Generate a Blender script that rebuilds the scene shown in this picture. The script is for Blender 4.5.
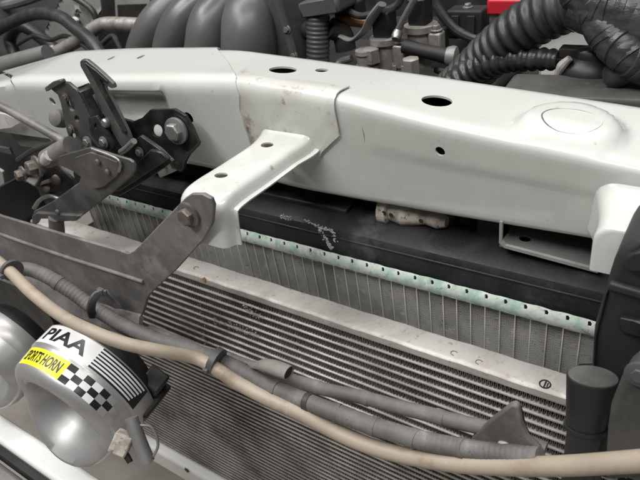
import bpy, bmesh, math, random
import numpy as np
from mathutils import Vector, Matrix, geometry
random.seed(7); rng = np.random.default_rng(7)
for o in list(bpy.data.objects): bpy.data.objects.remove(o)
S = bpy.context.scene
COL = S.collection
K = 0.01                                   # everything below is written in centimetres
rad = math.radians

# ------------------------------------------------------------------ camera
CAMPOS = np.array([0., -30., 108.])
FPX = 600.0                                # focal length for a 640 wide frame
ax = np.array([.825, .206, -.5265]); ax /= np.linalg.norm(ax)
dn = np.array([.1426, .8264, .5449]); dn -= ax*(dn@ax); dn /= np.linalg.norm(dn)
az = -dn; ay = np.cross(az, ax)
ROT = np.array([ax, ay, az])               # world = ROT @ camera(right, down, forward)
cam = bpy.data.cameras.new('camera'); camo = bpy.data.objects.new('camera', cam); COL.objects.link(camo)
cam.sensor_width = 36; cam.lens = 36*FPX/640; cam.clip_start = .01; cam.clip_end = 60
mw = Matrix.Identity(4)
for i in range(3):
    mw[i][0] = ROT[i][0]; mw[i][1] = -ROT[i][1]; mw[i][2] = -ROT[i][2]; mw[i][3] = CAMPOS[i]*K
camo.matrix_world = mw
cam.dof.use_dof = True; cam.dof.focus_distance = .47; cam.dof.aperture_fstop = 20.0
S.camera = camo

# ------------------------------------------------------------------ light: workshop ceiling lamps
W = bpy.data.worlds.new('World'); S.world = W; W.use_nodes = True
W.node_tree.nodes['Background'].inputs[0].default_value = (.97, .98, 1, 1)
W.node_tree.nodes['Background'].inputs[1].default_value = .07
def lamp(name, loc, aim, sx, sy, power, col=(1, .985, .965)):
    l = bpy.data.lights.new(name, 'AREA'); l.shape = 'RECTANGLE'; l.size = sx*K; l.size_y = sy*K; l.energy = power; l.color = col
    o = bpy.data.objects.new(name, l); COL.objects.link(o); o.location = Vector(loc)*K
    o.rotation_euler = (Vector(aim)-Vector(loc)).to_track_quat('-Z', 'Y').to_euler()
lamp('ceiling_lamp', (-60, 25, 290), (-40, 5, 0), 240, 16, 37)
lamp('ceiling_lamp', (-120, -100, 290), (-50, -20, 40), 240, 16, 39)
lamp('ceiling_lamp', (45, -95, 290), (-5, -20, 0), 240, 16, 36)
S.view_settings.view_transform = 'Standard'; S.view_settings.look = 'None'
S.view_settings.exposure = 0.0; S.view_settings.gamma = 1; S.view_settings.use_curve_mapping = False
S.render.engine = 'CYCLES'; S.cycles.max_bounces = 6

# ------------------------------------------------------------------ helpers
def at(px, py, Y=None, Z=None, X=None, D=None):
    r = ROT @ np.array([(px-320)/FPX, (py-240)/FPX, 1.])
    if Y is not None: t = (Y-CAMPOS[1])/r[1]
    elif Z is not None: t = (Z-CAMPOS[2])/r[2]
    elif X is not None: t = (X-CAMPOS[0])/r[0]
    else: t = D
    return CAMPOS + r*t
def camdir(x, y, z): v = ROT @ np.array([x, y, z], float); return v/np.linalg.norm(v)
def nrm(v): v = np.asarray(v, float); return v/np.linalg.norm(v)

def material(name, c1, c2=None, rough=.5, metal=0., scale=6., contrast=(.4, .65), bump=0., bscale=60., spots=None, spot_scale=3., spot_cut=(.62, .7),
             fine=None, coat=0., rough2=None, stretch=(1, 1, 1)):
    m = bpy.data.materials.new(name); m.use_nodes = True; nt = m.node_tree; N = nt.nodes; L = nt.links
    b = N['Principled BSDF']; b.inputs['Metallic'].default_value = metal; b.inputs['Roughness'].default_value = rough
    b.inputs['Coat Weight'].default_value = coat; b.inputs['Coat Roughness'].default_value = .06
    tc = N.new('ShaderNodeNewGeometry'); mp = N.new('ShaderNodeMapping'); mp.inputs['Scale'].default_value = [100*s for s in stretch]
    L.new(tc.outputs['Position'], mp.inputs['Vector'])
    vec = mp.outputs['Vector']
    def noise(sc, detail=5, rgh=.6):
        n = N.new('ShaderNodeTexNoise'); n.inputs['Scale'].default_value = sc; n.inputs['Detail'].default_value = detail; n.inputs['Roughness'].default_value = rgh
        L.new(vec, n.inputs['Vector']); return n.outputs['Fac']
    def ramp(f, lo, hi):
        r = N.new('ShaderNodeMapRange'); r.inputs[1].default_value = lo; r.inputs[2].default_value = hi; r.interpolation_type = 'SMOOTHSTEP'
        L.new(f, r.inputs[0]); return r.outputs[0]
    def mix(f, a, bb):
        x = N.new('ShaderNodeMix'); x.data_type = 'RGBA'; L.new(f, x.inputs[0])
        for i, v in ((6, a), (7, bb)):
            if isinstance(v, tuple): x.inputs[i].default_value = (*v, 1)
            else: L.new(v, x.inputs[i])
        return x.outputs[2]
    c2 = c2 or tuple(x*.85 for x in c1)
    f = ramp(noise(1/scale), *contrast); col = mix(f, tuple(c1), tuple(c2))
    if fine: col = mix(ramp(noise(fine[0], 3), fine[2], fine[3]), col, tuple(fine[1]))
    if spots: col = mix(ramp(noise(1/spot_scale, 8, .7), *spot_cut), col, tuple(spots))
    L.new(col, b.inputs['Base Color'])
    rr = N.new('ShaderNodeMapRange'); rr.inputs[3].default_value = rough; rr.inputs[4].default_value = rough2 if rough2 is not None else min(1, rough*1.35)
    L.new(f, rr.inputs[0]); L.new(rr.outputs[0], b.inputs['Roughness'])
    if bump:
        bn = N.new('ShaderNodeBump'); bn.inputs['Strength'].default_value = bump; bn.inputs['Distance'].default_value = .0006
        L.new(noise(bscale/10, 4), bn.inputs['Height']); L.new(bn.outputs[0], b.inputs['Normal'])
    return m
M = {}
M['white'] = material('white_paint', (.645, .665, .63), (.585, .60, .565), .22, scale=9, coat=.6, fine=(1.1, (.40, .38, .34), .66, .80), spots=(.33, .30, .26), spot_scale=1.6, spot_cut=(.70, .80), bump=.12, bscale=3, rough2=.42)
M['white_dirty'] = material('dusty_white_paint', (.64, .645, .61), (.56, .555, .515), .28, scale=4, coat=.4, spots=(.24, .19, .15), spot_scale=2.6, spot_cut=(.56, .74), fine=(1.2, (.34, .29, .24), .58, .78), bump=.15, bscale=5)
M['white_worn'] = material('worn_white_paint', (.645, .66, .625), (.57, .575, .54), .26, scale=4, coat=.4, spots=(.27, .23, .19), spot_scale=2., spot_cut=(.64, .80), fine=(1.2, (.38, .34, .29), .62, .80), bump=.12, bscale=5)
M['white_plain'] = material('plain_white_paint', (.78, .78, .76), (.74, .74, .72), .3, coat=.4)
M['plate'] = material('dusty_grey_steel', (.15, .144, .14), (.225, .212, .202), .48, .3, scale=4, spots=(.30, .277, .258), spot_scale=3, spot_cut=(.52, .70), fine=(5, (.09, .09, .09), .62, .8), bump=.3, bscale=20)
M['latch'] = material('dark_latch_steel', (.036, .036, .039), (.085, .08, .076), .33, .55, scale=2, spots=(.24, .2, .17), spot_scale=3, spot_cut=(.6, .78), bump=.2, bscale=20)
M['lever'] = material('grey_lever_steel', (.115, .112, .11), (.18, .172, .165), .42, .5, scale=3, spots=(.3, .27, .24), spot_scale=2, spot_cut=(.6, .8), bump=.2, bscale=25)
M['bolt'] = material('zinc_bolt', (.36, .36, .36), (.26, .25, .24), .42, .75, scale=.7, bump=.15, bscale=60)
M['bolt_brown'] = material('tarnished_bolt', (.20, .175, .155), (.13, .115, .105), .5, .6, scale=.6, bump=.2, bscale=60)
M['alu'] = material('dusty_aluminium', (.54, .515, .485), (.43, .405, .38), .52, .25, scale=3, spots=(.24, .21, .19), spot_scale=2.5, spot_cut=(.6, .78), fine=(2.2, (.34, .30, .265), .58, .74), bump=.3, bscale=30)
M['tube'] = material('condenser_tube_aluminium', (.56, .53, .495), (.37, .35, .325), .42, .4, scale=4, spots=(.2, .18, .16), spot_scale=6, spot_cut=(.55, .75), bump=.2, bscale=40)
M['tube_lower'] = material('lower_condenser_tube', (.36, .33, .30), (.24, .22, .20), .5, .35, scale=5, spots=(.14, .125, .11), spot_scale=5, spot_cut=(.55, .75))  # lower rows: darker tube colour than the upper rows
M['fin_lower'] = material('lower_condenser_fin', (.11, .104, .098), (.07, .066, .062), .6, .2, scale=6)  # lower rows: darker fin colour than the upper rows
M['fin'] = material('condenser_fin_aluminium', (.20, .193, .185), (.12, .115, .11), .55, .3, scale=5, spots=(.55, .5, .46), spot_scale=3, spot_cut=(.66, .74), bump=.2, bscale=40)
M['rtube'] = material('radiator_tube_aluminium', (.76, .74, .70), (.62, .60, .56), .45, .35, scale=3)
M['rfin'] = material('radiator_fin_aluminium', (.48, .475, .46), (.31, .305, .295), .55, .35, scale=4, spots=(.62, .6, .56), spot_scale=1.3, spot_cut=(.58, .70), fine=(4, (.16, .14, .13), .6, .75))
M['green'] = material('oxidised_green_header', (.66, .71, .655), (.36, .53, .445), .6, .05, scale=1.1, spots=(.30, .36, .31), spot_scale=.8, spot_cut=(.55, .68), fine=(2.2, (.10, .13, .11), .64, .76), bump=.5, bscale=25)
M['notch'] = material('dark_gap', (.02, .02, .02), rough=.8)
M['black'] = material('black_plastic', (.012, .012, .013), (.02, .02, .02), .42, scale=5, fine=(4, (.05, .048, .046), .66, .8), bump=.2, bscale=20)
M['black_dusty'] = material('dusty_black_plastic', (.02, .02, .021), (.036, .035, .034), .5, scale=6, spots=(.13, .12, .11), spot_scale=7, spot_cut=(.55, .8), bump=.25, bscale=20)
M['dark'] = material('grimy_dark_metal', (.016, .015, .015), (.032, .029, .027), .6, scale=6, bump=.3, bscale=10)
M['shroud'] = material('radiator_shroud_plastic', (.009, .009, .010), (.017, .017, .018), .46, scale=5, spots=(.09, .09, .088), spot_scale=6, spot_cut=(.54, .80), fine=(14, (.05, .05, .05), .56, .76), bump=.3, bscale=20)
M['intake'] = material('satin_grey_intake', (.088, .088, .089), (.11, .109, .108), .3, scale=8, bump=.12, bscale=40)
M['hose_beige'] = material('beige_rubber', (.39, .33, .26), (.33, .28, .22), .5, scale=5, spots=(.27, .21, .155), spot_scale=3, spot_cut=(.50, .72), fine=(3, (.45, .36, .27), .62, .75), bump=.1, bscale=20)
M['conduit'] = material('dusty_grey_conduit', (.105, .10, .098), (.17, .16, .152), .6, scale=3, spots=(.34, .305, .275), spot_scale=3, spot_cut=(.56, .76), fine=(4, (.07, .07, .07), .62, .76), bump=.25, bscale=30)
M['clip'] = material('grey_plastic_tie', (.07, .07, .078), (.10, .1, .105), .45)
M['rubber'] = material('black_rubber', (.028, .028, .029), (.046, .045, .044), .42, scale=2, spots=(.12, .115, .11), spot_scale=3, spot_cut=(.58, .8), bump=.2, bscale=40)
M['box'] = material('dusty_box_plastic', (.085, .082, .078), (.055, .053, .05), .6, scale=3, spots=(.16, .15, .14), spot_scale=3, spot_cut=(.56, .76), bump=.3, bscale=20)
M['dusty_tape'] = material('dusty_brown_tape', (.21, .195, .18), (.15, .14, .132), .7, scale=2, spots=(.42, .38, .34), spot_scale=3, bump=.5, bscale=20)
M['tape'] = material('wrapped_tape', (.03, .029, .029), (.052, .05, .049), .3, scale=1.2, bump=.5, bscale=22, stretch=(1, 1, 2.2))
M['cast'] = material('cast_aluminium', (.42, .40, .37), (.24, .225, .21), .5, .6, scale=2, spots=(.16, .13, .1), spot_scale=2, spot_cut=(.56, .75), bump=.5, bscale=30)
M['steel_grey'] = material('grey_steel', (.24, .235, .23), (.17, .165, .16), .5, .4, scale=4, bump=.2)
M['fender'] = material('grey_inner_panel', (.33, .33, .31), (.24, .235, .22), .5, scale=8, spots=(.12, .11, .1), spot_scale=6, spot_cut=(.55, .75))
M['silver'] = material('satin_silver', (.46, .455, .45), (.41, .405, .40), .36, .55, scale=3, coat=.15, fine=(2, (.33, .32, .31), .64, .8), bump=.05, bscale=60)
M['red'] = material('red_plastic', (.55, .02, .035), (.45, .02, .03), .35)
M['floor'] = material('workshop_floor', (.42, .385, .34), (.35, .32, .285), .7, scale=14, fine=(1.5, (.27, .25, .22), .6, .75), bump=.1)
M['yellow'] = material('yellow_decal', (.86, .80, .03), (.83, .77, .03), .3)
M['decal_white'] = material('white_decal', (.82, .82, .82), rough=.3)
M['decal_black'] = material('black_decal', (.015, .015, .018), rough=.3)
M['decal_silver'] = material('silver_decal', (.52, .52, .53), rough=.3, metal=.5)
M['corroded'] = material('corroded_fitting', (.5, .46, .41), (.3, .26, .22), .7, scale=1., fine=(3, (.14, .12, .1), .58, .7), bump=.8, bscale=20)
M['grime'] = material('dried_white_residue', (.55, .55, .54), (.38, .38, .37), .8, scale=.6)
M['copper'] = material('orange_brown_plastic', (.42, .2, .09), rough=.5)

def link(name, verts, faces, mat, parent=None, origin=None, smooth=35, bevel=0, solid=0, kind=None, seg=2, offs=0):
    """one mesh object; verts in cm, world; origin in cm"""
    verts = np.asarray(verts, float)
    if origin is None:
        if parent is not None: origin = np.array(parent['_o'][:])
        else: origin = np.array([verts[:, 0].mean(), verts[:, 1].mean(), verts[:, 2].min()])
    me = bpy.data.meshes.new(name)
    me.from_pydata([tuple(v) for v in (verts-origin)*K], [], [tuple(int(i) for i in f) for f in faces]); me.validate()
    bm = bmesh.new(); bm.from_mesh(me); bmesh.ops.recalc_face_normals(bm, faces=bm.faces); bm.to_mesh(me); bm.free()
    for mm in (mat if isinstance(mat, list) else [mat]): me.materials.append(mm)
    if smooth:
        me.shade_smooth(); me.set_sharp_from_angle(angle=rad(smooth))
    o = bpy.data.objects.new(name, me); COL.objects.link(o)
    if parent is not None:
        o.parent = parent; o.location = (origin-np.array(parent['_w'][:]))*K
    else: o.location = origin*K
    o['_o'] = list(map(float, origin)); o['_w'] = list(map(float, origin))
    if solid:
        md = o.modifiers.new('thickness', 'SOLIDIFY'); md.thickness = solid*K; md.offset = offs; md.use_even_offset = False
        if not bevel: es = o.modifiers.new('edges', 'EDGE_SPLIT'); es.split_angle = rad(45)
    if bevel:
        md = o.modifiers.new('bevel', 'BEVEL'); md.width = bevel*K; md.segments = seg; md.limit_method = 'ANGLE'; md.angle_limit = rad(40); md.harden_normals = False
    if kind: o['kind'] = kind
    return o
def tag(o, label, cat, group=None):
    o['label'] = label; o['category'] = cat
    if group: o['group'] = group
    return o
def thing(name, loc, label, cat, group=None):
    o = bpy.data.objects.new(name, None); o.empty_display_size = .02; COL.objects.link(o); o.location = np.array(loc, float)*K
    o['_o'] = list(map(float, loc)); o['_w'] = list(map(float, loc)); return tag(o, label, cat, group)

class B:
    def __init__(s): s.v = []; s.f = []
    def add(s, v, f):
        n = len(s.v); s.v += [np.asarray(p, float) for p in v]; s.f += [[i+n for i in q] for q in f]; return s
    def box(s, c, sx, sy, sz, axes=None):
        a = axes if axes is not None else np.eye(3); c = np.asarray(c, float); v = []
        for i in (-1, 1):
            for j in (-1, 1):
                for k in (-1, 1): v.append(c+a[0]*i*sx/2+a[1]*j*sy/2+a[2]*k*sz/2)
        return s.add(v, [(0, 1, 3, 2), (4, 6, 7, 5), (0, 4, 5, 1), (2, 3, 7, 6), (0, 2, 6, 4), (1, 5, 7, 3)])
    def prism(s, pts, ext):
        pts = [np.asarray(p, float) for p in pts]; n = len(pts); e = np.asarray(ext, float)
        v = pts+[p+e for p in pts]
        tri = geometry.tessellate_polygon([[Vector(p) for p in pts]])
        f = [tuple(t) for t in tri]+[tuple(i+n for i in reversed(t)) for t in tri]
        f += [(i, (i+1) % n, (i+1) % n+n, i+n) for i in range(n)]
        return s.add(v, f)
    def tube(s, path, r, seg=16, caps=True, sub=0, flat=1.0):
        P = smooth_path(path, sub) if sub else np.asarray(path, float); n = len(P)
        if callable(r): R = np.array([r(i/(n-1)) for i in range(n)])
        elif np.ndim(r): R = np.interp(np.linspace(0, 1, n), np.linspace(0, 1, len(r)), r)
        else: R = np.full(n, r)
        T = np.gradient(P, axis=0); T /= np.linalg.norm(T, axis=1)[:, None]
        u = np.cross(T[0], [0, 0, 1.]); u = u if np.linalg.norm(u) > .1 else np.cross(T[0], [0, 1., 0]); u = nrm(u)
        v = []
        for i in range(n):
            u = nrm(u-T[i]*(u@T[i])); w = np.cross(T[i], u)
            for k in range(seg):
                a = 2*math.pi*k/seg; v.append(P[i]+R[i]*(math.cos(a)*u+flat*math.sin(a)*w))
        f = [(i*seg+k, i*seg+(k+1) % seg, (i+1)*seg+(k+1) % seg, (i+1)*seg+k) for i in range(n-1) for k in range(seg)]
        if caps: f += [tuple(range(seg))[::-1], tuple((n-1)*seg+k for k in range(seg))]
        return s.add(v, f)
    def lathe(s, o, a, prof, seg=32, e1=None, sq=1.0, fs=None):
        o = np.asarray(o, float); a = nrm(a)
        if e1 is None: e1 = np.cross(a, [0, 0, 1.]); e1 = e1 if np.linalg.norm(e1) > .1 else np.array([1., 0, 0])
        e1 = nrm(e1-a*(a@e1)); e2 = np.cross(a, e1); v = []
        for j, (ss, r) in enumerate(prof):
            for k in range(seg):
                t = 2*math.pi*k/seg; x = fs(j, ss, t) if fs else ss
                v.append(o+a*x+r*(math.cos(t)*e1+sq*math.sin(t)*e2))
        n = len(prof)
        f = [(i*seg+k, i*seg+(k+1) % seg, (i+1)*seg+(k+1) % seg, (i+1)*seg+k) for i in range(n-1) for k in range(seg)]
        f += [tuple(range(seg))[::-1], tuple((n-1)*seg+k for k in range(seg))]
        return s.add(v, f)
    def hexa(s, o, a, r, h, e1=None):
        prof = [(0, r), (h*.8, r), (h, r*.86)]
        return s.lathe(o, a, prof, 6, e1)
    def link(s, name, mat, parent=None, **k): return link(name, s.v, s.f, mat, parent, **k)
def smooth_path(P, sub):
    P = np.asarray(P, float); Q = np.vstack([2*P[0]-P[1], P, 2*P[-1]-P[-2]]); out = []
    for i in range(1, len(Q)-2):
        p0, p1, p2, p3 = Q[i-1:i+3]
        for t in np.linspace(0, 1, sub, endpoint=False):
            out.append(.5*(2*p1+(p2-p0)*t+(2*p0-5*p1+4*p2-p3)*t*t+(3*p1-p0-3*p2+p3)*t**3))
    out.append(P[-1]); return np.array(out)
def ribbed(path, r, pitch, amp, sub=40, seg=18):
    P = smooth_path(path, sub); L = np.concatenate([[0], np.cumsum(np.linalg.norm(np.diff(P, axis=0), axis=1))])
    n = max(8, int(L[-1]/pitch*8)); t = np.linspace(0, L[-1], n); Q = np.array([np.interp(t, L, P[:, i]) for i in range(3)]).T
    rr = r+amp*np.clip(np.cos(2*math.pi*t/pitch)*1.6, -1, 1)
    return Q, list(rr)
def inside(p, poly):
    x, y = p; c = False; n = len(poly)
    for i in range(n):
        x1, y1 = poly[i]; x2, y2 = poly[i-1]
        if (y1 > y) != (y2 > y) and x < (x2-x1)*(y-y1)/(y2-y1)+x1: c = not c
    return c
def resample(poly, step):
    out = []
    for i in range(len(poly)):
        a = np.array(poly[i], float); b = np.array(poly[(i+1) % len(poly)], float); n = max(1, int(np.linalg.norm(b-a)/step))
        out += [a+(b-a)*k/n for k in range(n)]
    return out
def sheet(outline, holes, fn, step):
    """uv region with holes, meshed by constrained Delaunay and mapped by fn"""
    loops = [resample(outline, step)]+holes; V = []; E = []
    for l in loops:
        n0 = len(V); V += [Vector((float(p[0]), float(p[1]))) for p in l]; E += [(n0+i, n0+(i+1) % len(l)) for i in range(len(l))]
    o = np.array(outline)
    for x in np.arange(o[:, 0].min()+step*.5, o[:, 0].max(), step):
        for y in np.arange(o[:, 1].min()+step*.5, o[:, 1].max(), step):
            if inside((x, y), outline) and not any(inside((x, y), h) for h in holes): V.append(Vector((x, y)))
    r = geometry.delaunay_2d_cdt(V, E, [], 0, 1e-5); v2, f2 = r[0], r[2]; F = []
    for f in f2:
        c = sum((v2[i] for i in f), Vector((0, 0)))/len(f)
        if inside(c, outline) and not any(inside(c, h) for h in holes): F.append(f)
    return [fn(p.x, p.y) for p in v2], F
def oval(cx, cy, rx, ry, n=24, rot=0):
    c, s = math.cos(rot), math.sin(rot)
    return [(cx+rx*math.cos(t)*c-ry*math.sin(t)*s, cy+rx*math.cos(t)*s+ry*math.sin(t)*c) for t in np.linspace(0, 2*math.pi, n, endpoint=False)]
def px_plate(name, pts, mat, parent=None, Y=None, t=.25, bevel=.06, holes=(), back=(0, 1, 0), **k):
    """flat plate parallel to the radiator at depth Y; corners in (x, y) sight lines, extruded by t along back"""
    P = [at(x, y, Y=Y) for x, y in pts]
    if not holes: return B().prism(P, np.array(back, float)*t).link(name, mat, parent, bevel=bevel, **k)
    o = [(p[0], p[2]) for p in P]
    H = [[(q[0], q[2]) for q in (at(x, y, Y=Y) for x, y in h)] for h in holes]
    v, f = sheet(o, H, lambda x, z: np.array([x, Y+t/2, z]), .8)
    return link(name, v, f, mat, parent, solid=t, bevel=bevel, **k)
def bolt(parent, pos, ax_, r, h, mat, washer=1.45, name='bolt', e1=None):
    pos = np.asarray(pos, float); a = nrm(ax_)
    b = B().hexa(pos+a*.12*r*2, a, r, h, e1).link(name, mat, parent, bevel=.03*r*2, origin=pos)
    b['_w'] = list(map(float, pos))
    B().lathe(pos, a, [(0, r*washer), (.14*r*2, r*washer), (.18*r*2, r*washer*.9)], 28).link('washer', mat, b, origin=pos, bevel=0)
    return b

# ------------------------------------------------------------------ setting
flr = B().box((-60, 20, -1), 700, 500, 2).link('floor', M['floor'], kind='structure')

# ------------------------------------------------------------------ white radiator support
def BZ(x): return np.interp(x, [-100, -84, -65.5, -53.8, -39.5, -19.4, -5.3, 10], [84.8, 88.2, 91.8, 92.6, 93.2, 91.9, 90.8, 89.2])
def RZ(x): return np.interp(x, [-100, -66, -58, -43, -33.3, -23.8, -15.8, -9.1, -3.7, 10], [86, 91.2, 91.7, 92.8, 93.5, 92.9, 91.7, 91.0, 90.4, 88.8])
def TZ(x): return np.interp(x, [-100, -57, -41, -29.4, -16.5, -6, 10], [82.3, 83.7, 84.2, 83.6, 83.8, 84.2, 84.2])
_p = at(570, 123, Z=91.5); PADU, PADV = float(_p[0]), float(14-_p[1])
def raw(u, v):
    b, r, t = BZ(u), RZ(u), TZ(u)
    if v < 2: return np.array([u, 12, b-2+v])
    if v < 10: s = (v-2)/8; return np.array([u, 12-8*s, b+(r-b)*s])
    if v < 19: s = (v-10)/9; return np.array([u, 4+s, r+(t-r)*s])
    return np.array([u, 5+(v-19), t])
def sst(x, a, b): x = min(1, max(0, (x-a)/(b-a))); return x*x*(3-2*x)
def beam(u, v, off=0.):
    p = np.zeros(3); w = .95 if 8 < v < 12 else .45
    for dv in np.linspace(-w, w, 7):
        for du in (-1.2, 0, 1.2): p += raw(u+du, min(21, max(0, v+dv)))
    p /= 21
    d = math.hypot(u-PADU, (v-PADV))
    kp = 1-sst(d, 2.5, 3.5); p[2] += .85*kp*(1-sst(v, 7.6, 10.2))
    # pressed pocket in the left front face
    k = sst(u, -53.5, -51.5)*(1-sst(u, -44, -41.5))*sst(v, 10.6, 11.6)*(1-sst(v, 14.3, 15.8)); p[1] += 1.3*k
    # shallow swage along the right front face
    p[1] += .09*sst(u, -23, -20)*sst(v, 13.4, 14.2)
    if off:
        e = .05; q = beam(u+e, v)-beam(u-e, v); s = beam(u, min(20.9, v+e))-beam(u, max(.1, v-e)); n = np.cross(s, q); n /= np.linalg.norm(n)+1e-9
        p = p+n*off
    return p
GU = np.arange(-100, 10, .5); GV = np.arange(2, 19, .25)
def proj(p):
    c = ROT.T@(p-CAMPOS); return 320+FPX*c[0]/c[2], 240+FPX*c[1]/c[2]
_G = np.array([[proj(beam(u, v)) for v in GV] for u in GU])
def uv(px, py):
    d = (_G[:, :, 0]-px)**2+(_G[:, :, 1]-py)**2; i, j = np.unravel_index(d.argmin(), d.shape); return float(GU[i]), float(GV[j])
sup = thing('radiator_support', (-30, 6, 80), 'white painted steel radiator support beam running across above the radiator', 'support beam')
holes = []
for (px, py, rx, ry) in ((282, 69, 1.25, .95), (322, 71.5, .55, .5), (436, 101, 1.1, .95), (112, 60, .32, .5), (142, 60, .34, .5), (441, 151, .36, .40), (192, 116, .55, .55), (54, 100, .45, .5)):
    u, v = uv(px, py); holes.append(oval(u, v, rx, ry, 20, 0))
seam = [uv(217, 51), uv(228, 64), uv(237, 80), uv(240.5, 95), uv(243, 108), uv(247, 128), uv(251, 146), uv(257, 166)]
seam = [(seam[0][0]-.6, 0.)]+seam+[(seam[-1][0]+.3, 21.)]
mid = seam[3][0]
hl_ = [h for h in holes if h[0][0] < mid]; hr_ = [h for h in holes if h[0][0] >= mid]
v, f = sheet([(seam[0][0]-1.2, 0), (9, 0), (9, 21), (seam[-1][0]-1.2, 21)]+[(q[0]-1.2, q[1]) for q in seam[-2:0:-1]], hr_, beam, .42)
link('crossbeam', v, f, M['white'], sup, solid=.16, offs=-1, smooth=50)
v, f = sheet([(-82, 0)]+seam+[(-65.4, 21), (-65.6, 15), (-66.6, 10.5), (-69, 8.5), (-82, 3)], hl_, lambda a, b: beam(a, b, .27), .5)
link('left_panel', v, f, M['white'], sup, solid=.16, offs=-1, smooth=50)
v, f = sheet([(-99, 1), (-82.5, 1), (-82.5, 3), (-69.4, 8.7), (-67.2, 10.7), (-66.2, 15), (-65.9, 20), (-99, 20)], [], lambda a, b: beam(a, b, -.1), .9)
link('end_panel', v, f, M['white'], sup, solid=.12, smooth=50)
dp = [uv(x, y) for x, y in ((216, 53), (233, 80), (239, 105), (247, 146), (255, 160), (322, 158), (323, 150), (339, 134), (337, 103), (350, 88), (310, 83.5), (262, 79), (238, 66))]
v, f = sheet(dp, [], lambda a, b: beam(a, b, .04+.14*sst(b, 5.5, 9.5)*sst(a, -35, -31)), .45)
link('doubler_plate', v, f, M['white_dirty'], sup, solid=.1, smooth=50)
B().box((-29, 8.6, 84.6), 74, 6.2, .3).link('dark_closing_plate', M['dark'], sup)  # closes the box section; its dark colour paints the shade inside the beam holes
B().box((-29, 11.6, 87.5), 74, .2, 6).link('dark_closing_plate', M['dark'], sup)
# stamped ring on the round pad
def padpt(k, t, off): return beam(PADU+.1+1.75*k*math.cos(t), PADV+1.3*k*math.sin(t), -off)
nn = 48; v = [padpt(k, 2*math.pi*q/nn, o_) for k, o_ in ((1.0, -.03), (.985, .035), (.93, .06), (.6, .06), (.3, .06), (.02, .06)) for q in range(nn)]
f = [(i*nn+q, i*nn+(q+1) % nn, (i+1)*nn+(q+1) % nn, (i+1)*nn+q) for i in range(5) for q in range(nn)]
link('pad_disc', v, f, M['white'], sup, smooth=30)
B().tube([padpt(1.03, t, .0) for t in np.linspace(1.7, 1.7+3.6, 40)], [.01, .035, .05, .03, .045, .02, .04, .01], 6).link('stamped_ring', M['steel_grey'], sup)
for (p0, p1) in (((362, 128), (363, 141)), ((268, 96), (276, 101))):
    a_, b_ = (beam(*uv(*p), .0) for p in (p0, p1)); B().tube([a_, (a_+b_)/2+np.array([.05, 0, .03]), b_], [.01, .035, .01], 6, sub=4).link('scratch', M['steel_grey'], sup)
# support arm: channel section from the beam towards the front, tip bent down
def arm():
    T = [at(284, 134, Y=4.2), at(255, 150, Y=.2), at(212, 184, Y=-5.2)]
    top = T[2][2]
    pathc = [np.array(q) for q in ((-29.2, 5.3, 90.6), (-29.25, 4.4, 89.5), (-29.3, 3.2, 89.05), (-29.4, -1, 89.0), (-29.4, -4.4, 89.1), (-29.4, -5.7, 88.8), (-29.4, -6.25, 87.9), (-29.4, -6.6, 85.55))]
    P = smooth_path(pathc, 10); Tn = np.gradient(P, axis=0); Tn /= np.linalg.norm(Tn, axis=1)[:, None]
    X = np.array([1., 0, 0]); prof = []
    hw = 2.05
    pts2 = [(-hw-.25, -1.3), (-hw, -.25), (-hw+.28, 0)]+[(x, 0) for x in np.linspace(-hw+.7, hw-.7, 6)]+[(hw-.3, -.02), (hw-.08, -.14), (hw+.02, -.35), (hw+.08, -.75), (hw+.18, -.95), (hw+.34, -1.05), (hw+.56, -1.07)]
    v = []
    for i, p in enumerate(P):
        n = np.cross(Tn[i], X); n = nrm(n); n = n if i > 0 and n@last > 0 or i == 0 and n[2] > 0 else -n; last = n
        fl = 1.0+.3*max(0, (p[1]-2.2)/2.8)             # flares where it is welded to the beam
        for a, b in pts2: v.append(p+X*a*fl+n*b*(1 if fl == 1 else 1))
    m = len(pts2); f = [(i*m+k, i*m+k+1, (i+1)*m+k+1, (i+1)*m+k) for i in range(len(P)-1) for k in range(m-1)]
    return v, f
# holes through the arm: mesh the arm as a sheet in (arc length, profile) space
av, af = arm()
m_ = 16; na = len(av)//m_; AV = np.array(av).reshape(na, m_, 3)
arcs = np.concatenate([[0], np.cumsum(np.linalg.norm(np.diff(AV[:, 6], axis=0), axis=1))])
lat = np.concatenate([[0], np.cumsum(np.linalg.norm(np.diff(AV[na//2], axis=0), axis=1))])
def armmap(s, w):
    row = np.array([[np.interp(s, arcs, AV[:, k, i]) for i in range(3)] for k in range(m_)])
    return np.array([np.interp(w, lat, row[:, i]) for i in range(3)])
cw = (lat[3]+lat[8])/2
def arm_uv(px, py):
    best = None
    for s in np.arange(0, arcs[-1], .2):
        for w in np.arange(lat[2], lat[9], .15):
            x, y = proj(armmap(s, w)); d = (x-px)**2+(y-py)**2
            if best is None or d < best[0]: best = (d, s, w)
    return best[1], best[2]
ah = [oval(*arm_uv(267, 146), .42, .55, 18), oval(*arm_uv(222, 176), .42, .55, 18)]
v, f = sheet([(0, 0), (arcs[-1], 0), (arcs[-1], lat[-1]), (0, lat[-1])], ah, armmap, .35)
link('support_arm', v, f, M['white_worn'], sup, solid=.14, offs=0, smooth=50)
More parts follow.
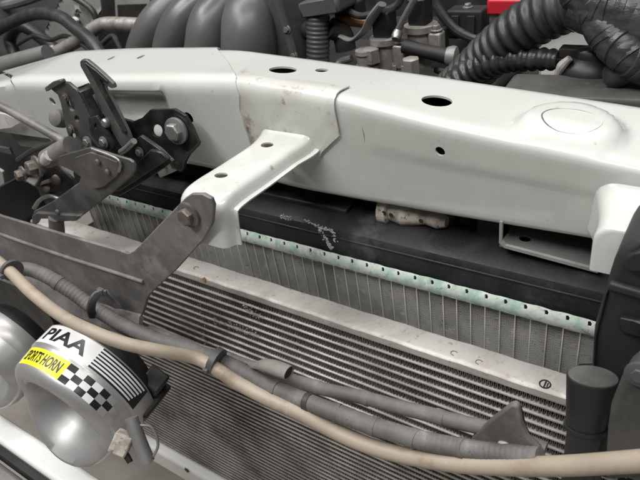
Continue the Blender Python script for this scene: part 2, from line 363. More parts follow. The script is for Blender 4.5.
# corner post at the right: comes forward and drops
cp = B()
def post():
    prof = []  # loop of (X, Z) section swept along Y from 6 to 0.6
    v = []; f = []
    ys = [6.0, 5.2, 4.9, 4.6, 4.3, 4.0, 3.7, 3.4, 3.0, 2.6, 2.2, 1.6, 1.2, .95, .8, .73, .7]
    def sec(grow, top):
        R_ = 1.15; arc = [(-5.2-grow+R_-R_*math.cos(t), top-R_+R_*math.sin(t)) for t in np.linspace(0, math.pi/2, 9)]
        return [(-5.2-grow, 85.1)]+arc+[(0, top+.05), (9, top+.05), (9, 85.1)]
    for i, y in enumerate(ys):
        g = .0+max(0, y-1.4)**2*.085; top = 88.25+max(0, (y-1))*.16+max(0, y-2.5)**2*.10
        if y < .96: e_ = .26-math.sqrt(max(0, .26**2-(.96-y)**2)); top -= e_; g -= e_*.8
        v += [np.array([x, y, z]) for x, z in sec(g, top)]
    n = 13
    for i in range(len(ys)-1): f += [(i*n+k, i*n+(k+1) % n, (i+1)*n+(k+1) % n, (i+1)*n+k) for k in range(n)]
    f += [tuple(range(n)), tuple((len(ys)-1)*n+k for k in range(n))]
    return v, f
v, f = post(); link('corner_post', v, f, M['white'], sup, smooth=48)
B().tube([np.array([-5.75, 4.72, 87.3]), np.array([-5.7, 4.66, 86.5]), np.array([-5.78, 4.72, 85.7])], [.04, .13, .04], 10, sub=5).link('joint_gap', M['notch'], sup)
# recessed tray under the beam beside the post
tr = B()
P = [at(502, 247, Y=4.6), at(590, 269, Y=4.6)]
z0 = P[0][2]-.4
hp = at(525, 239.5, Z=82.2)
v, f = sheet([(-12.0, 5.0), (-5.3, 5.0), (-5.3, 10.5), (-12.0, 10.5)], [oval(hp[0], hp[1], .42, .4, 18)], lambda x, y: np.array([x, y, 82.3-.06*(x+12)]), .9)
link('tray_shelf', v, f, M['steel_grey'], sup, solid=.14)
B().prism([np.array(p) for p in ((-12.0, 4.9, 84.4), (-11.8, 4.9, 84.4), (-11.8, 4.9, 82.8), (-11.55, 4.9, 82.5), (-5.3, 4.9, 82.1), (-5.3, 4.9, 81.85), (-11.6, 4.9, 82.25), (-12.0, 4.9, 82.6))], (0, .25, 0)).link('tray_lip', M['fender'], sup)
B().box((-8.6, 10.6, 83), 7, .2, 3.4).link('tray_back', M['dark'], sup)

# ------------------------------------------------------------------ radiator
rad_ = thing('radiator', (-30, 6, 60), 'dusty radiator with green oxidised header strip and black top tank behind the condenser', 'radiator')
x0, x1 = -61.0, 2.0
pitch = 1.13; nt_ = int((x1-x0)/pitch)
tb = B().box((x0, 4.38, 71.3), .08, 2.0, 14.0).link('radiator_tube', M['rtube'], rad_, origin=np.array([x0, 4.3, 71.3]))
fb = B()
for k in range(112):
    z = 64.4+k*.125; q = .012 if k % 2 else -.012; w = .022
    fb.add([(x0+.05, 3.48, z-q-w), (x0+pitch-.05, 3.48, z+q-w), (x0+pitch-.05, 3.48, z+q+w), (x0+.05, 3.48, z-q+w), (x0+.05, 5.2, z-q+w), (x0+pitch-.05, 5.2, z+q+w), (x0+.05, 5.2, z-q-w), (x0+pitch-.05, 5.2, z+q-w)],
           [(0, 1, 2, 3), (3, 2, 5, 4), (0, 1, 7, 6)])
fs = fb.link('radiator_fin', M['rfin'], rad_, origin=np.array([x0, 4.3, 71.3]), smooth=0)
for i in range(1, nt_):
    for src in (tb, fs):
        c = src.copy(); COL.objects.link(c); c.parent = rad_; c.location = src.location+Vector((i*pitch*K, 0, 0))
        if src is fs: c.location.y += rng.normal(0, .06)*K
B().box((-30, 5.4, 71), 64, .2, 14).link('core_back', M['dark'], rad_)
# crimped header strip with slots along its top edge
npitch = 1.42; hs = []; 
o = [(x0-.5, 0)]; u = x0-.5
outl = [(x0-.5, 78.15)]+[(x, 78.15+rng.normal(0, .018)) for x in np.arange(x0, x1, 1.0)]+[(x1, 78.15), (x1, 79.38)]+[(x, 79.42+rng.normal(0, .015)) for x in np.arange(x1-.5, x0, -1.0)]+[(x0-.5, 79.42)]
nh = []
for x in np.arange(x0+.6, x1-.5, npitch):
    j = rng.normal(0, .03); nh.append([(x-.07+j, 79.02), (x+.10+j, 79.02), (x+.16+j, 79.22), (x+.05+j, 79.34), (x-.12+j, 79.3)])
def stripmap(x, z): return np.array([x, 2.72+.02*math.sin(x*4.4)+.2*((z-78.75)/.6)**2, z])
v, f = sheet(outl, nh, stripmap, .3)
link('header_strip', v, f, M['green'], rad_, solid=.12, smooth=40)
B().box((-29.5, 3.95, 78.8), 63, .9, 1.0).link('gasket', M['notch'], rad_)
# top tank: smooth black plastic rising and leaning back
tank = B(); prof = [(3.4, 79.1), (3.6, 80.6), (3.9, 81.1), (4.6, 81.4), (6.0, 81.6), (7.5, 81.7), (9.5, 81.2), (10, 78.2), (4.2, 78.2)]
v = []; f = []; xs = np.linspace(x0-.5, x1+.5, 60)
for x in xs: v += [np.array([x, y, z-.0]) for y, z in prof]
n = len(prof)
for i in range(len(xs)-1): f += [(i*n+k, i*n+(k+1) % n, (i+1)*n+(k+1) % n, (i+1)*n+k) for k in range(n)]
f += [tuple(range(n)), tuple((len(xs)-1)*n+k for k in range(n))]
tank.add(v, f); tank.link('top_tank', M['shroud'], rad_, smooth=32)
for (xa, xb, ya, za, h_) in ((-49, -38, 6.4, 81.6, .9), (-37, -25.5, 5.6, 81.5, .5), (-25, -21.5, 7.6, 81.7, 1.5), (-14.5, -12.6, 6.8, 81.6, 1.3)):
    B().prism([np.array([xa, ya, za-.2]), np.array([xa, ya+.15, za+h_]), np.array([xa, 9.4, za+h_+.1]), np.array([xa, 9.4, za-.2])], (xb-xa, 0, 0)).link('tank_ledge', M['shroud'], rad_, bevel=.18, seg=3)
B().tube([np.array([x, 3.62+.0*x, 80.55]) for x in (-60, -40, -20, 0)], .09, 8).link('mould_line', M['shroud'], rad_)
for (px, py, r) in ((467, 222, 1.0), (340, 214, .7)):
    p = at(px, py, Y=8.5); B().lathe((p[0], 8.5, 80.8), (0, 0, 1), [(0, r), (2.2, r), (2.3, r*.9)], 20).link('tank_boss', M['shroud'], rad_)
# pale residue peeling on the tank
for pl in ([(304, 223), (310, 226), (317, 230), (322, 235), (326, 239), (329, 244), (332, 248)], [(318, 231), (324, 231.5), (331, 234), (334, 240)], [(279, 219), (283, 220), (288, 221)]):
    P = []
    for x, y in pl:
        q = at(x, y, Y=3.5); q[1] = np.interp(q[2], [79.1, 80.6, 81.1], [3.38, 3.58, 3.88]); P.append(q)
    P = smooth_path(P, 8); cr = B()
    for k in range(14*len(pl)):
        c = P[int(rng.integers(0, len(P)))]+rng.normal(0, 1, 3)*np.array([.13, .015, .10])
        A_ = np.array([nrm([1, 0, rng.normal(0, .5)]), [0, 1., 0], nrm([rng.normal(0, .5), 0, 1])])
        cr.box(c, rng.uniform(.05, .22), rng.uniform(.04, .10), rng.uniform(.04, .14), A_)
    cr.link('residue', M['grime'], rad_, smooth=0)
# corroded fitting between tank and beam
fit = thing('corroded_fitting', (-19, 9, 82), 'pale corroded metal fitting tucked under the white beam above the radiator tank', 'fitting')
p = at(388, 210, Y=6.6); q = at(447, 222, Y=6.6)
B().tube([p, p+(q-p)*.3, p+(q-p)*.5, p+(q-p)*.68, p+(q-p)*.85, q], [.75, 1.05, .8, .55, .7, .45], 18, sub=4).link('fitting_body', M['corroded'], fit)
B().lathe(p, p-q, [(-.4, .9), (-.2, 1.2), (.5, 1.2), (.7, .85), (.72, .02)], 20).link('fitting_nut', M['corroded'], fit)
for px, py in ((384, 213), (391, 215), (421, 221)):
    B().lathe(at(px, py, Y=5.5), (0, -1, 0), [(0, .2), (.03, .16)], 12).link('port', M['notch'], fit)
# fan shroud behind the radiator
sh = tag(B().box((-30, 15.5, 62), 62, 3, 36).link('fan_shroud', M['shroud'], bevel=.4), 'black plastic fan shroud in the shadow between radiator and engine', 'fan shroud')

# ------------------------------------------------------------------ condenser
con = thing('condenser', (-35, 1, 35), 'silver grey condenser with rows of flat tubes and corrugated fins under its aluminium top rail', 'condenser')
cx0, cx1 = -69.0, -1.5
top = 73.9; nup, tpu, tpl, nlow = 11, 1.0, .745, 36
def tube_mesh(hh, m):
    v = []; prof = [(1.7, hh), (.10, hh), (.02, hh*.7), (0, 0), (.02, -hh*.7), (.10, -hh), (1.7, -hh)]
    for x in (cx0, cx1): v += [(x, y, top+z) for y, z in prof]
    return B().add(v, [(k, k+1, 8+k, 7+k) for k in range(6)]+[tuple(range(7)), tuple(range(7, 14))]).link('condenser_tube', M[m], con, origin=np.array([cx0, 0, top]), smooth=40)
def fin_mesh(tp, hh, m):
    cf = B(); fp = .15; z0_, z1_ = top-tp+hh, top-hh; g = 0.
    for k in range(int((cx1-cx0)/fp)):
        g = .93*g+rng.normal(0, .006 if tp > .9 else .002)
        x = cx0+k*fp+rng.normal(0, .012); s_ = .045 if k % 2 else -.045; t = .03; y = .16+g+abs(rng.normal(0, .02))
        y = max(.05, y)
        cf.add([(x-s_-t, y, z0_), (x-s_+t, y, z0_), (x+s_+t, y, z1_), (x+s_-t, y, z1_), (x-s_-t, 1.6, z0_), (x-s_+t, 1.6, z0_), (x+s_+t, 1.6, z1_), (x+s_-t, 1.6, z1_)],
               [(0, 1, 2, 3), (1, 5, 6, 2), (0, 3, 7, 4)])
    return cf.link('condenser_fin', M[m], con, origin=np.array([cx0, 0, top]), smooth=0)
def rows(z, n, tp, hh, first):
    ts, fs_ = tube_mesh(hh, 'tube' if first else 'tube_lower'), fin_mesh(tp, hh, 'fin' if first else 'fin_lower')
    for o in (ts, fs_): o.location.z += z*K
    for i in range(1, n):
        for src in (ts, fs_):
            c = src.copy(); COL.objects.link(c); c.parent = con; c.location = src.location+Vector((rng.uniform(-.1, 0)*K if src is fs_ else 0, 0, -i*tp*K))
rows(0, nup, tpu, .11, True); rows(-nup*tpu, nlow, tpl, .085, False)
# a crushed patch of fins and a dry leaf caught under the rail
for (pa, pb, cnt) in (((243, 306), (262, 318), 60), ((214, 320), (258, 335), 90), ((200, 300), (205, 345), 30)):
    P = B()
    for k in range(cnt):
        t = rng.random(); px_ = pa[0]+(pb[0]-pa[0])*t+rng.normal(0, 1.2); py_ = pa[1]+(pb[1]-pa[1])*t+rng.normal(0, 1.8)
        c = at(px_, py_, Y=-.02); q = np.array([nrm(rng.normal(0, 1, 3)) for _ in range(1)])[0]; e_ = nrm(np.cross(q, [0, 1., .2])); w_ = np.cross(q, e_)
        P.box(c, rng.uniform(.06, .16), rng.uniform(.015, .03), rng.uniform(.05, .14), np.array([nrm(q*np.array([1, .25, .4])), w_, e_]))
    P.link('crushed_fin', M['tube'], con, smooth=0)
B().prism([at(x, y, Y=-.15) for x, y in ((201.5, 279), (204, 277.5), (205.5, 280), (204.5, 283), (203, 281))], (0, .08, .03)).link('dry_leaf', M['copper'], con)
B().box(((cx0+cx1)/2, 1.75, 54.4), cx1-cx0, .12, 39).link('condenser_back', M['dark'], con)
# top rail: channel lying over the first row
v, f = sheet([(cx0, 0), (-4.9, 0), (-4.9, 3.4), (cx0, 3.4)], [], lambda x, s: np.array([x, 0.0 if s < .8 else (s-.8), (top+.12+s*.8) if s < .8 else top+.75+.03*math.sin(x*.7)]), .4)
rp = [(-.06, 74.0), (-.06, 74.55), (.06, 74.68), (.3, 74.72), (1.9, 74.72), (2.1, 74.66), (2.15, 74.2), (2.0, 74.0)]
v = []; f = []; xs = np.linspace(cx0, -4.7, 70)
for x in xs:
    w = .02*math.sin(x*.9)+.015*math.sin(x*2.3)
    v += [np.array([x, y+w, z+w*.6]) for y, z in rp]
n = len(rp)
for i in range(len(xs)-1): f += [(i*n+k, i*n+(k+1) % n, (i+1)*n+(k+1) % n, (i+1)*n+k) for k in range(n)]
f += [tuple(range(n)), tuple((len(xs)-1)*n+k for k in range(n))]
link('top_rail', v, f, M['alu'], con, smooth=40)
c = at(545, 384, Z=74.76)
st = B(); st.tube([c+np.array([.36*math.cos(t), .36*math.sin(t), 0]) for t in np.linspace(0, 2*math.pi, 28)], .05, 6)
st.box(c, .09, .56, .06); st.box(c+np.array([.17, .0, 0]), .07, .36, .06); st.link('stamped_mark', M['notch'], con)
for px, py in ((454, 353), (479, 362), (196, 268)):
    c = at(px, py, Z=74.75); b = B()
    b.tube([c+np.array([.25*math.cos(t), .22*math.sin(t), 0]) for t in np.linspace(.6, 4.9, 18)], .035, 6); b.link('stamped_mark', M['steel_grey'], con)

# ------------------------------------------------------------------ lower crossmember, bumper, air guide
low = thing('lower_crossmember', (-40, 1, 30), 'white lower crossmember under the bottom edge of the condenser', 'crossmember')
B().box((-33, 1.6, 33.6), 68, 5.5, 4.2).link('lower_beam', M['white_plain'], low, bevel=.5, seg=3)
p = at(187, 470, Y=-1.2); B().lathe(p, (0, -1, 0), [(0, .42), (.12, .4)], 16).link('clip', M['black'], low)
bp = thing('bumper_beam', (-55, -16, 55), 'bright white bumper beam crossing the lower left corner below the silver horn', 'bumper')
q0 = at(100, 478, Z=60); q1 = at(8, 448, Z=60)
yb, yf = q0[1], q1[1]
B().box((-70, (yb+yf)/2, 57), 110, abs(yb-yf), 6).link('beam', M['white_plain'], bp, bevel=.5, seg=3)
B().box((-70, yf-.55, 59), 110, .8, 1.6).link('rubber_strip', M['black'], bp, bevel=.15)
B().box((-70, yf-2.6, 57.2), 110, 2.8, 3.5).link('lower_trim', M['steel_grey'], bp, bevel=.5)
ag = thing('air_guide', (-85, 6, 36), 'black plastic air guide panel left of the condenser in deep shade', 'air guide')
B().box((-90, 5, 58), 42, .4, 44).link('guide_panel', M['black'], ag)
B().box((-69.6, 1, 58), .4, 8, 44).link('guide_edge', M['black'], ag)

# ------------------------------------------------------------------ grey support bar with bolted stay
br = thing('stay_bracket', (-38, -7, 76), 'dusty dark grey steel bar with flat stay bolted to the white arm', 'bracket')
px_plate('stay_plate', [(-40, 199), (0, 216), (67, 236), (120, 251), (128, 254), (133, 252), (138, 247), (185, 198), (190, 194.5), (203, 194.5), (211, 199), (213.5, 206), (212, 224), (203, 240), (176, 270), (150, 294), (147, 299), (142, 316), (104, 306), (60, 287), (20, 268), (-40, 246)], M['plate'], br, Y=-7.1, t=.32, bevel=.08)
# folded lower lip of the bar
pt = [at(x, y, Y=-7.1) for x, y in ((-40, 244), (20, 266), (60, 285), (104, 304), (141, 314))]
v = []; f = []
for p in pt: v += [p, p+np.array([.0, -.25, -.12]), p+np.array([0, -1.3, -1.9]), p+np.array([0, -1.1, -2.1]), p+np.array([0, .2, -.5])]
n = 5
for i in range(len(pt)-1): f += [(i*n+k, i*n+(k+1) % n, (i+1)*n+(k+1) % n, (i+1)*n+k) for k in range(n)]
f += [tuple(range(n)), tuple((len(pt)-1)*n+k for k in range(n))]
link('bar_lip', v, f, M['plate'], br, bevel=.05)
# pressed ridges on the bar
ed = [at(x, y, Y=-7.08) for x, y in ((-40, 216), (0, 233), (60, 254), (110, 270), (144, 281))]
B().tube(ed, .28, 10, sub=6, flat=.55).link('pressed_ridge', M['plate'], br)
bolt(br, at(189.5, 214.5, Y=-7.15), (0, -1, 0.05), .66, .5, M['bolt_brown'], e1=np.array([.9, 0, .4]))
px_plate('tab', [(93, 296), (98, 290), (106, 291), (117, 303), (121, 309), (115, 309), (104, 303)], M['lever'], br, Y=-8.3, t=.25)

# ------------------------------------------------------------------ hoses and conduits in front of the condenser
def PY(l): return [at(x, y, Y=Y) for x, y, Y in l]
hose_pts = PY([(-40, 232, -12.2), (6, 268, -12.4), (31, 292, -13.2), (62, 316, -13.6), (94, 332, -13.4), (125, 343.5, -12.6), (160, 351, -11.2), (196, 358, -9.4), (218, 370, -9.2), (236, 382, -9), (265, 397, -8.8), (300, 413, -8.6), (332, 430, -8.4), (364, 444, -8.2), (400, 454.5, -8), (450, 463, -7.8), (500, 466, -7.6), (560, 466, -7.5), (640, 461, -7.5), (700, 456, -7.5), (800, 452, -7.5), (1000, 470, -7.5), (1200, 500, -7)])
hs_ = tag(B().tube(hose_pts, [.5, .5, .52, .56, .58, .58, .58, .58], 20, sub=8).link('beige_hose', M['hose_beige']), 'long beige rubber hose sweeping across the front from the left edge to lower right', 'hose')
c1 = PY([(14, 270, -10.6), (28, 269, -10.4), (48, 277, -10), (70, 291, -9.6), (90, 305, -9.3), (112, 319, -9), (135, 331, -8.7), (160, 341, -8.5), (190, 350, -8.3), (215, 359, -8.1), (236, 368, -8), (262, 382, -8), (290, 395, -7.9), (315, 405, -7.9), (345, 416, -7.8), (380, 428, -7.6), (420, 440, -7.4), (460, 448, -7.2), (500, 453, -7), (540, 458, -7)])
def wobble(P, a_, sub):
    P = smooth_path(P, sub); n = len(P); k = np.arange(n)
    for i in range(3): P[:, i] += a_*(np.sin(k*.23+i*2.1)+.6*np.sin(k*.51+i))
    return P
def wraps(par, P, r, at_, w=.5):
    P = np.asarray(P); n = len(P)
    for q in at_:
        i = int(q*(n-2)); d = nrm(P[i+1]-P[i]); tilt = nrm(d+rng.normal(0, .12, 3))
        B().lathe(P[i]-tilt*w/2, tilt, [(0, r), (.02, r+.035), (w-.02, r+.035), (w, r)], 20).link('tape_wrap', M['rubber'] if rng.random() < .12 else M['conduit'], par)
P = wobble(c1, .022, 8); Q, R = ribbed(P, .64, .36, .007, sub=2)
cd = tag(B().tube(Q, R, 18).link('grey_conduit', M['conduit']), 'dusty grey corrugated conduit lying along the upper side of the beige hose', 'conduit')
wraps(cd, Q, .65, [.12, .2, .33, .47, .53, .60, .66, .71, .77, .83, .9])
c2 = PY([(150, 330, -6.2), (190, 346, -6.2), (235, 361, -6.2), (262, 370, -6.3), (290, 379, -6.4), (320, 388, -6.4), (355, 396, -6.3), (400, 407, -6.2), (440, 417, -6.1), (480, 427, -6), (510, 436, -5.9), (545, 450, -5.9)])
P = wobble(c2, .02, 8)
cd = tag(B().tube(P, .5, 16).link('smooth_conduit', M['conduit']), 'smooth thin grey tube above the corrugated conduit, carrying a pointed bracket tab', 'conduit')
wraps(cd, P, .5, [.18, .45, .58, .74, .88], .7)
# taped sleeve with an open dark end
slv = thing('conduit_sleeve', at(275, 385, Y=-7.4), 'short flattened dusty sleeve with dark open end on the conduit', 'sleeve')
sp = PY([(252, 366, -7.5), (264, 365, -7.6), (276, 368, -7.7), (289, 373, -7.7)])
B().tube(sp, [.2, .5, .6, .58], 18, sub=6, caps=False, flat=.75).link('sleeve_body', M['dusty_tape'], slv, solid=.08)
a = sp[-1]; d = nrm(sp[-1]-sp[-2]); B().lathe(a-d*.1, d, [(0, .47), (.05, .45)], 18, sq=.8).link('dark_end', M['notch'], slv)
def collar(p, d, r, w, name, label, group=None):
    t = thing(name, p, label, 'cable tie', group); d = nrm(d); e1 = nrm(np.cross(d, [0, 0, 1.])); e2 = np.cross(d, e1)
    pr_ = [(-w/2, r), (-w/2, r+.14), (w/2, r+.14), (w/2, r), (-w/2, r)]
    B().lathe(p, d, pr_[:4], 28).link('band', M['clip'], t, bevel=.03)
    return t, e1, e2
for (px, py, Y, dd, r, w, lab) in ((216, 361, -8.7, hose_pts[8]-hose_pts[7], .98, .55, 'dark grey tie band holding beige hose and conduit together mid span'),
                                   (12, 270, -12.2, hose_pts[2]-hose_pts[1], .80, .35, 'dark tie band around the beige hose near the left edge')):
    p = at(px, py, Y=Y); t, e1, e2 = collar(p, dd, r, w, 'cable_tie', lab)
    B().box(p-e2*0-np.array([0, 1, 0])*(r+.2), .45, .3, .4).link('lock', M['clip'], t, bevel=.05)
tcl = thing('conduit_clip', at(95, 302, Y=-9.4), 'dark plastic clip hooking the grey conduit to the steel bar', 'clip')
P = PY([(107, 293, -8.8), (98, 294, -9.3), (93, 300, -9.8), (91, 309, -10), (93, 317, -9.8)])
B().tube(P, .17, 8, sub=6, flat=2.2).link('clip_strap', M['clip'], tcl); B().box(at(101, 291, Y=-9.0), .7, .4, .5).link('clip_head', M['clip'], tcl, bevel=.06)
tabb = thing('bracket_tab', at(512, 430, Y=-6.4), 'pointed grey bracket tab with oval boss standing on the lower right tube', 'bracket')
px_plate('tab_plate', [(490, 421), (502, 412), (508, 407), (514, 405.5), (518, 408), (521, 425), (527, 439), (540, 452), (500, 456), (470, 440)], M['conduit'], tabb, Y=-6.6, t=.5, bevel=.12)
px_plate('tab_edge', [(517, 407), (520, 412), (524, 430), (529, 440), (526, 441), (520, 430), (516, 412)], M['black'], tabb, Y=-6.3, t=.4, bevel=.02)
pp = at(505, 444.5, Y=-6.62); B().lathe(pp, (0, -1, .1), [(0, .42), (.1, .42), (.16, .3)], 20, sq=.55).link('oval_boss', M['alu'], tabb)

# ------------------------------------------------------------------ horns
def horn(D0, px, py, full=True, label='', scale=1.0):
    O = at(px, py, D=D0); a = camdir(-.51, .69, -.64); e1 = camdir(.8, .6, 0); e1 = nrm(e1-a*(a@e1)); e2 = -np.cross(e1, a)
    if (e2@camdir(0, 0, 1)) > 0: e2 = -e2
    k = scale
    t = thing('horn', O-np.array([0, 0, 5]), label, 'horn', None)
    def pt(s, th, r): return O+a*s*k+r*k*(math.cos(th)*e1+math.sin(th)*e2)
    prof = [(0, 5.2), (.02, 5.42), (.12, 5.5), (2.05, 5.5), (2.15, 5.42), (2.25, 5.42), (2.35, 5.4), (3.9, 5.25), (4.2, 5.12), (4.45, 4.86), (4.62, 4.55), (4.7, 4.2), (4.64, 3.9), (4.5, 3.65), (4.0, 3.4), (3.3, 3.1), (2.7, 2.6), (2.2, 1.8), (1.9, .9), (1.8, .05)]
    def R(s):
        pr_ = prof[:12]; return float(np.interp(s, [q[0] for q in pr_], [q[1] for q in pr_]))
    def ext(s, th):
        if s < 3.6: return 0
        g = max(0, math.cos(th+math.radians(62)))**1.3
        return 2.1*g*min(1, (s-3.6)/1.0)
    seg = 96; v = []; f = []
    for j, (s, r) in enumerate(prof):
        for q in range(seg):
            th = 2*math.pi*q/seg; x = ext(s, th) if j < 13 else ext(4.7, th)*max(0, (1-(j-12)/5))
            v.append(pt(s+x, th, r+.10*x*(1 if 7 < j < 14 else 0)))
    n = len(prof); f = [(i*seg+q, i*seg+(q+1) % seg, (i+1)*seg+(q+1) % seg, (i+1)*seg+q) for i in range(n-1) for q in range(seg)]
    f += [tuple((n-1)*seg+q for q in range(seg))]
    link('horn_shell', v, f, M['silver'], t, smooth=50)
    bk = [(-.05, 5.3), (-.4, 5.2), (-.8, 4.9), (-1.0, 4.4), (-1.6, 4.0), (-1.8, 3.6), (-1.8, .1)]
    B().lathe(O, a, [(s*k, r*k) for s, r in bk], 64, e1).link('rear_cover', M['black'], t, smooth=40)
    if not full: return t
    def patch(name, s0, s1, t0, t1, m, off, parent=t, nn=24):
        v = []; f = []
        S_ = np.linspace(s0, s1, 4); T_ = np.radians(np.linspace(t0, t1, nn))
        for s in S_:
            for th in T_: v.append(pt(s, th, R(s)+off))
        f = [(i*nn+q, i*nn+q+1, (i+1)*nn+q+1, (i+1)*nn+q) for i in range(3) for q in range(nn-1)]
        return link(name, v, f, m, parent, solid=.012, offs=0, smooth=60)
    def text(word, s_lo, s_hi, t0, t1, m, off, name, shear=0, bold=0.):
        cu = bpy.data.curves.new(name, 'FONT'); cu.body = word; cu.fill_mode = 'FRONT'; cu.offset = bold; cu.resolution_u = 3
        ob = bpy.data.objects.new('tmp', cu); COL.objects.link(ob); bpy.context.view_layer.update()
        me = bpy.data.meshes.new_from_object(ob.evaluated_get(bpy.context.evaluated_depsgraph_get())); bpy.data.objects.remove(ob)
        bm = bmesh.new(); bm.from_mesh(me)
        bmesh.ops.triangulate(bm, faces=bm.faces)
        for _ in range(2):
            bmesh.ops.subdivide_edges(bm, edges=[e for e in bm.edges if e.calc_length() > .12], cuts=1)
            bmesh.ops.triangulate(bm, faces=bm.faces)
        bm.verts.ensure_lookup_table(); co = np.array([q.co[:2] for q in bm.verts]); fc = [[q.index for q in fa.verts] for fa in bm.faces]; bm.free(); bpy.data.meshes.remove(me)
        lo = co.min(0); hi = co.max(0); w = (co-lo)/(hi-lo); v = []
        for x, y in w:
            s = s_hi+(s_lo-s_hi)*y; th = math.radians(t0+(t1-t0)*x); v.append(pt(s, th, R(s)+off))
        return link(name, v, fc, m, t, smooth=60)
    # rear band: white label with name and stripes
    patch('white_label', .18, 1.98, 158, 91, M['decal_white'], .01)
    text('PIAA', .5, 1.65, 150, 99, M['decal_black'], .03, 'lettering', bold=.03)
    patch('black_label', .18, 1.98, 91, 36, M['decal_black'], .01)
    for i in range(6):
        s = .33+i*.27; patch('stripe', s, s+.14, 91, 40+i*1.2, M['decal_white'], .025)
    # front band: yellow label and chequers
    patch('yellow_label', 2.45, 3.95, 158, 103, M['yellow'], .01)
    text('SPORTS HORN', 2.72, 3.62, 153, 107, M['decal_black'], .03, 'lettering', bold=.025)
    nt2 = 7; w = 58/nt2
    for i in range(nt2):
        for j in range(3):
            s = 2.45+j*.5; tt = 103-i*w
            if i == nt2-1 and j != 1: continue
            patch('checker', s, s+.5, tt, tt-w, [M['decal_black'], M['decal_white'], M['decal_silver']][0 if (i+j) % 2 == 0 else (1 if i < 4 else 2)], .012, nn=5)
    # rear mount and plug
    b = B(); c = pt(-1.0, math.radians(30), 4.9); b.box(c, 1.8*k, 1.6*k, 1.8*k, np.array([e1, e2, a])); b.link('mount_block', M['black'], t, bevel=.2)
    b = B(); c = pt(-.2, math.radians(8), 5.2); b.box(c, 1.0*k, 1.5*k, 3.4*k, np.array([e1, e2, a])); b.link('mount_block', M['black'], t, bevel=.2)
    return t
hn = horn(55, 102, 369, True, 'silver car horn with yellow and chequered decals below the beige hose', 1.08)
h2 = horn(66, 16, 338, False, 'plain silver horn cropped at the left edge beside the decorated one', .95)
plug = thing('horn_connector', at(140, 455, D=49), 'grey plug with white label and wires hanging below the silver horn', 'connector')
B().tube([at(131, 418, D=49), at(137, 436, D=49), at(147, 462, D=49)], [.55, .62, .66], 14, sub=4).link('plug_body', M['steel_grey'], plug)
c = at(122, 443, D=49); B().box(c, 1.5, 1.2, 1.8, np.array([camdir(.9, .4, 0), camdir(0, 0, 1), camdir(-.4, .9, 0)])).link('white_tag', M['corroded'], plug, bevel=.15)
B().tube([at(120, 448, D=49), at(127, 456, D=49), at(130, 462, D=49), at(124, 452, D=49)], .25, 8, sub=5).link('wire', M['dark'], plug)
B().tube([at(140, 425, D=49), at(152, 428, D=49), at(158, 445, D=49), at(150, 462, D=49)], .12, 8, sub=6).link('wire', M['steel_grey'], plug)

# ------------------------------------------------------------------ right hand black plastics
hl = thing('lamp_housing', (-1, 1, 72), 'black plastic housing filling the right edge in front of the white post', 'housing')
px_plate('housing_body', [(590, 470), (590, 372), (593, 330), (606, 284), (613, 262), (620, 251), (630, 244), (650, 236), (760, 250), (760, 470)], M['black_dusty'], hl, Y=-2.4, t=5, bevel=.45, seg=4)
px_plate('raised_rim', [(622, 262), (628, 256), (640, 252), (670, 250), (670, 272), (640, 273), (630, 272), (625, 268)], M['black'], hl, Y=-2.75, t=.6, bevel=.2, seg=3)
px_plate('step_rib', [(606, 290), (640, 300), (700, 318), (700, 312), (640, 292), (609, 283)], M['black_dusty'], hl, Y=-2.7, t=.5, bevel=.15, seg=3)
pn = thing('grille_panel', (0, -4, 70), 'charcoal satin panel with a round screw at the lower right edge', 'panel')
px_plate('panel_body', [(604, 480), (607, 430), (610, 408), (618, 388), (628, 370), (640, 360), (760, 330), (760, 480)], M['box'], pn, Y=-5.2, t=1.2, bevel=.3, seg=4)
bolt(pn, at(640, 374, Y=-5.3), (0, -1, .1), .45, .2, M['clip'], washer=1.6, name='screw')
cap = thing('oval_cap', (-3.6, -3.6, 74), 'black oval topped plastic cap standing at the right end of the condenser', 'cap')
ct_ = at(593, 376, Y=-3.6); 
B().lathe((ct_[0], -3.6, ct_[2]), (0, 0, -1), [(.03, 1.28), (.1, 1.36), (.25, 1.38), (2.6, 1.22), (4.2, 1.12)], 40, e1=np.array([1., .25, 0]), sq=.62).link('cap_body', M['black'], cap, smooth=50)
B().lathe((ct_[0], -3.6, ct_[2]), (0, 0, -1), [(-.05, 1.2), (.0, 1.3), (.06, 1.32)], 40, e1=np.array([1., .25, 0]), sq=.62).link('cap_top', M['box'], cap, smooth=30)
B().lathe((ct_[0], -3.6, ct_[2]-4.2), (0, 0, -1), [(0, 1.12), (0, 1.24), (.3, 1.24), (.3, 1.0), (7, .95)], 40, e1=np.array([1., .25, 0]), sq=.62).link('cap_base', M['black'], cap, smooth=40)
tnk = thing('drier_tank', (-1, -1, 60), 'black bracket closing the right end of the condenser below the oval cap', 'bracket')
px_plate('side_bracket', [(571, 384), (576, 384), (592, 384), (600, 480), (574, 480)], M['black'], tnk, Y=-.6, t=2, bevel=.1)

# ------------------------------------------------------------------ hood latch on the left
la = thing('hood_latch', (-42, 0, 82), 'dark steel hood latch with hook, lever and bolted wing on the left of the beam', 'latch')
# wing plate with bolt and slot
px_plate('wing_plate', [(112, 126), (122, 119), (132, 122), (142, 118), (150, 110), (174, 109.5), (185, 116), (192, 128), (198, 142), (193, 148), (183, 155), (181, 172), (172, 168), (166, 158), (146, 142), (130, 140)], M['latch'], la, Y=2.6, t=.3, holes=[oval(157, 131, 5.5, 6.5, 18)])
px_plate('wing_fold', [(181, 157), (193, 148), (198, 142), (197, 147), (188, 156), (184, 163), (182, 171), (178, 170)], M['latch'], la, Y=2.2, t=.5, bevel=.08)
bolt(la, at(177, 130.5, Y=2.3), (.1, -1, .12), .80, .65, M['bolt'], washer=1.5)
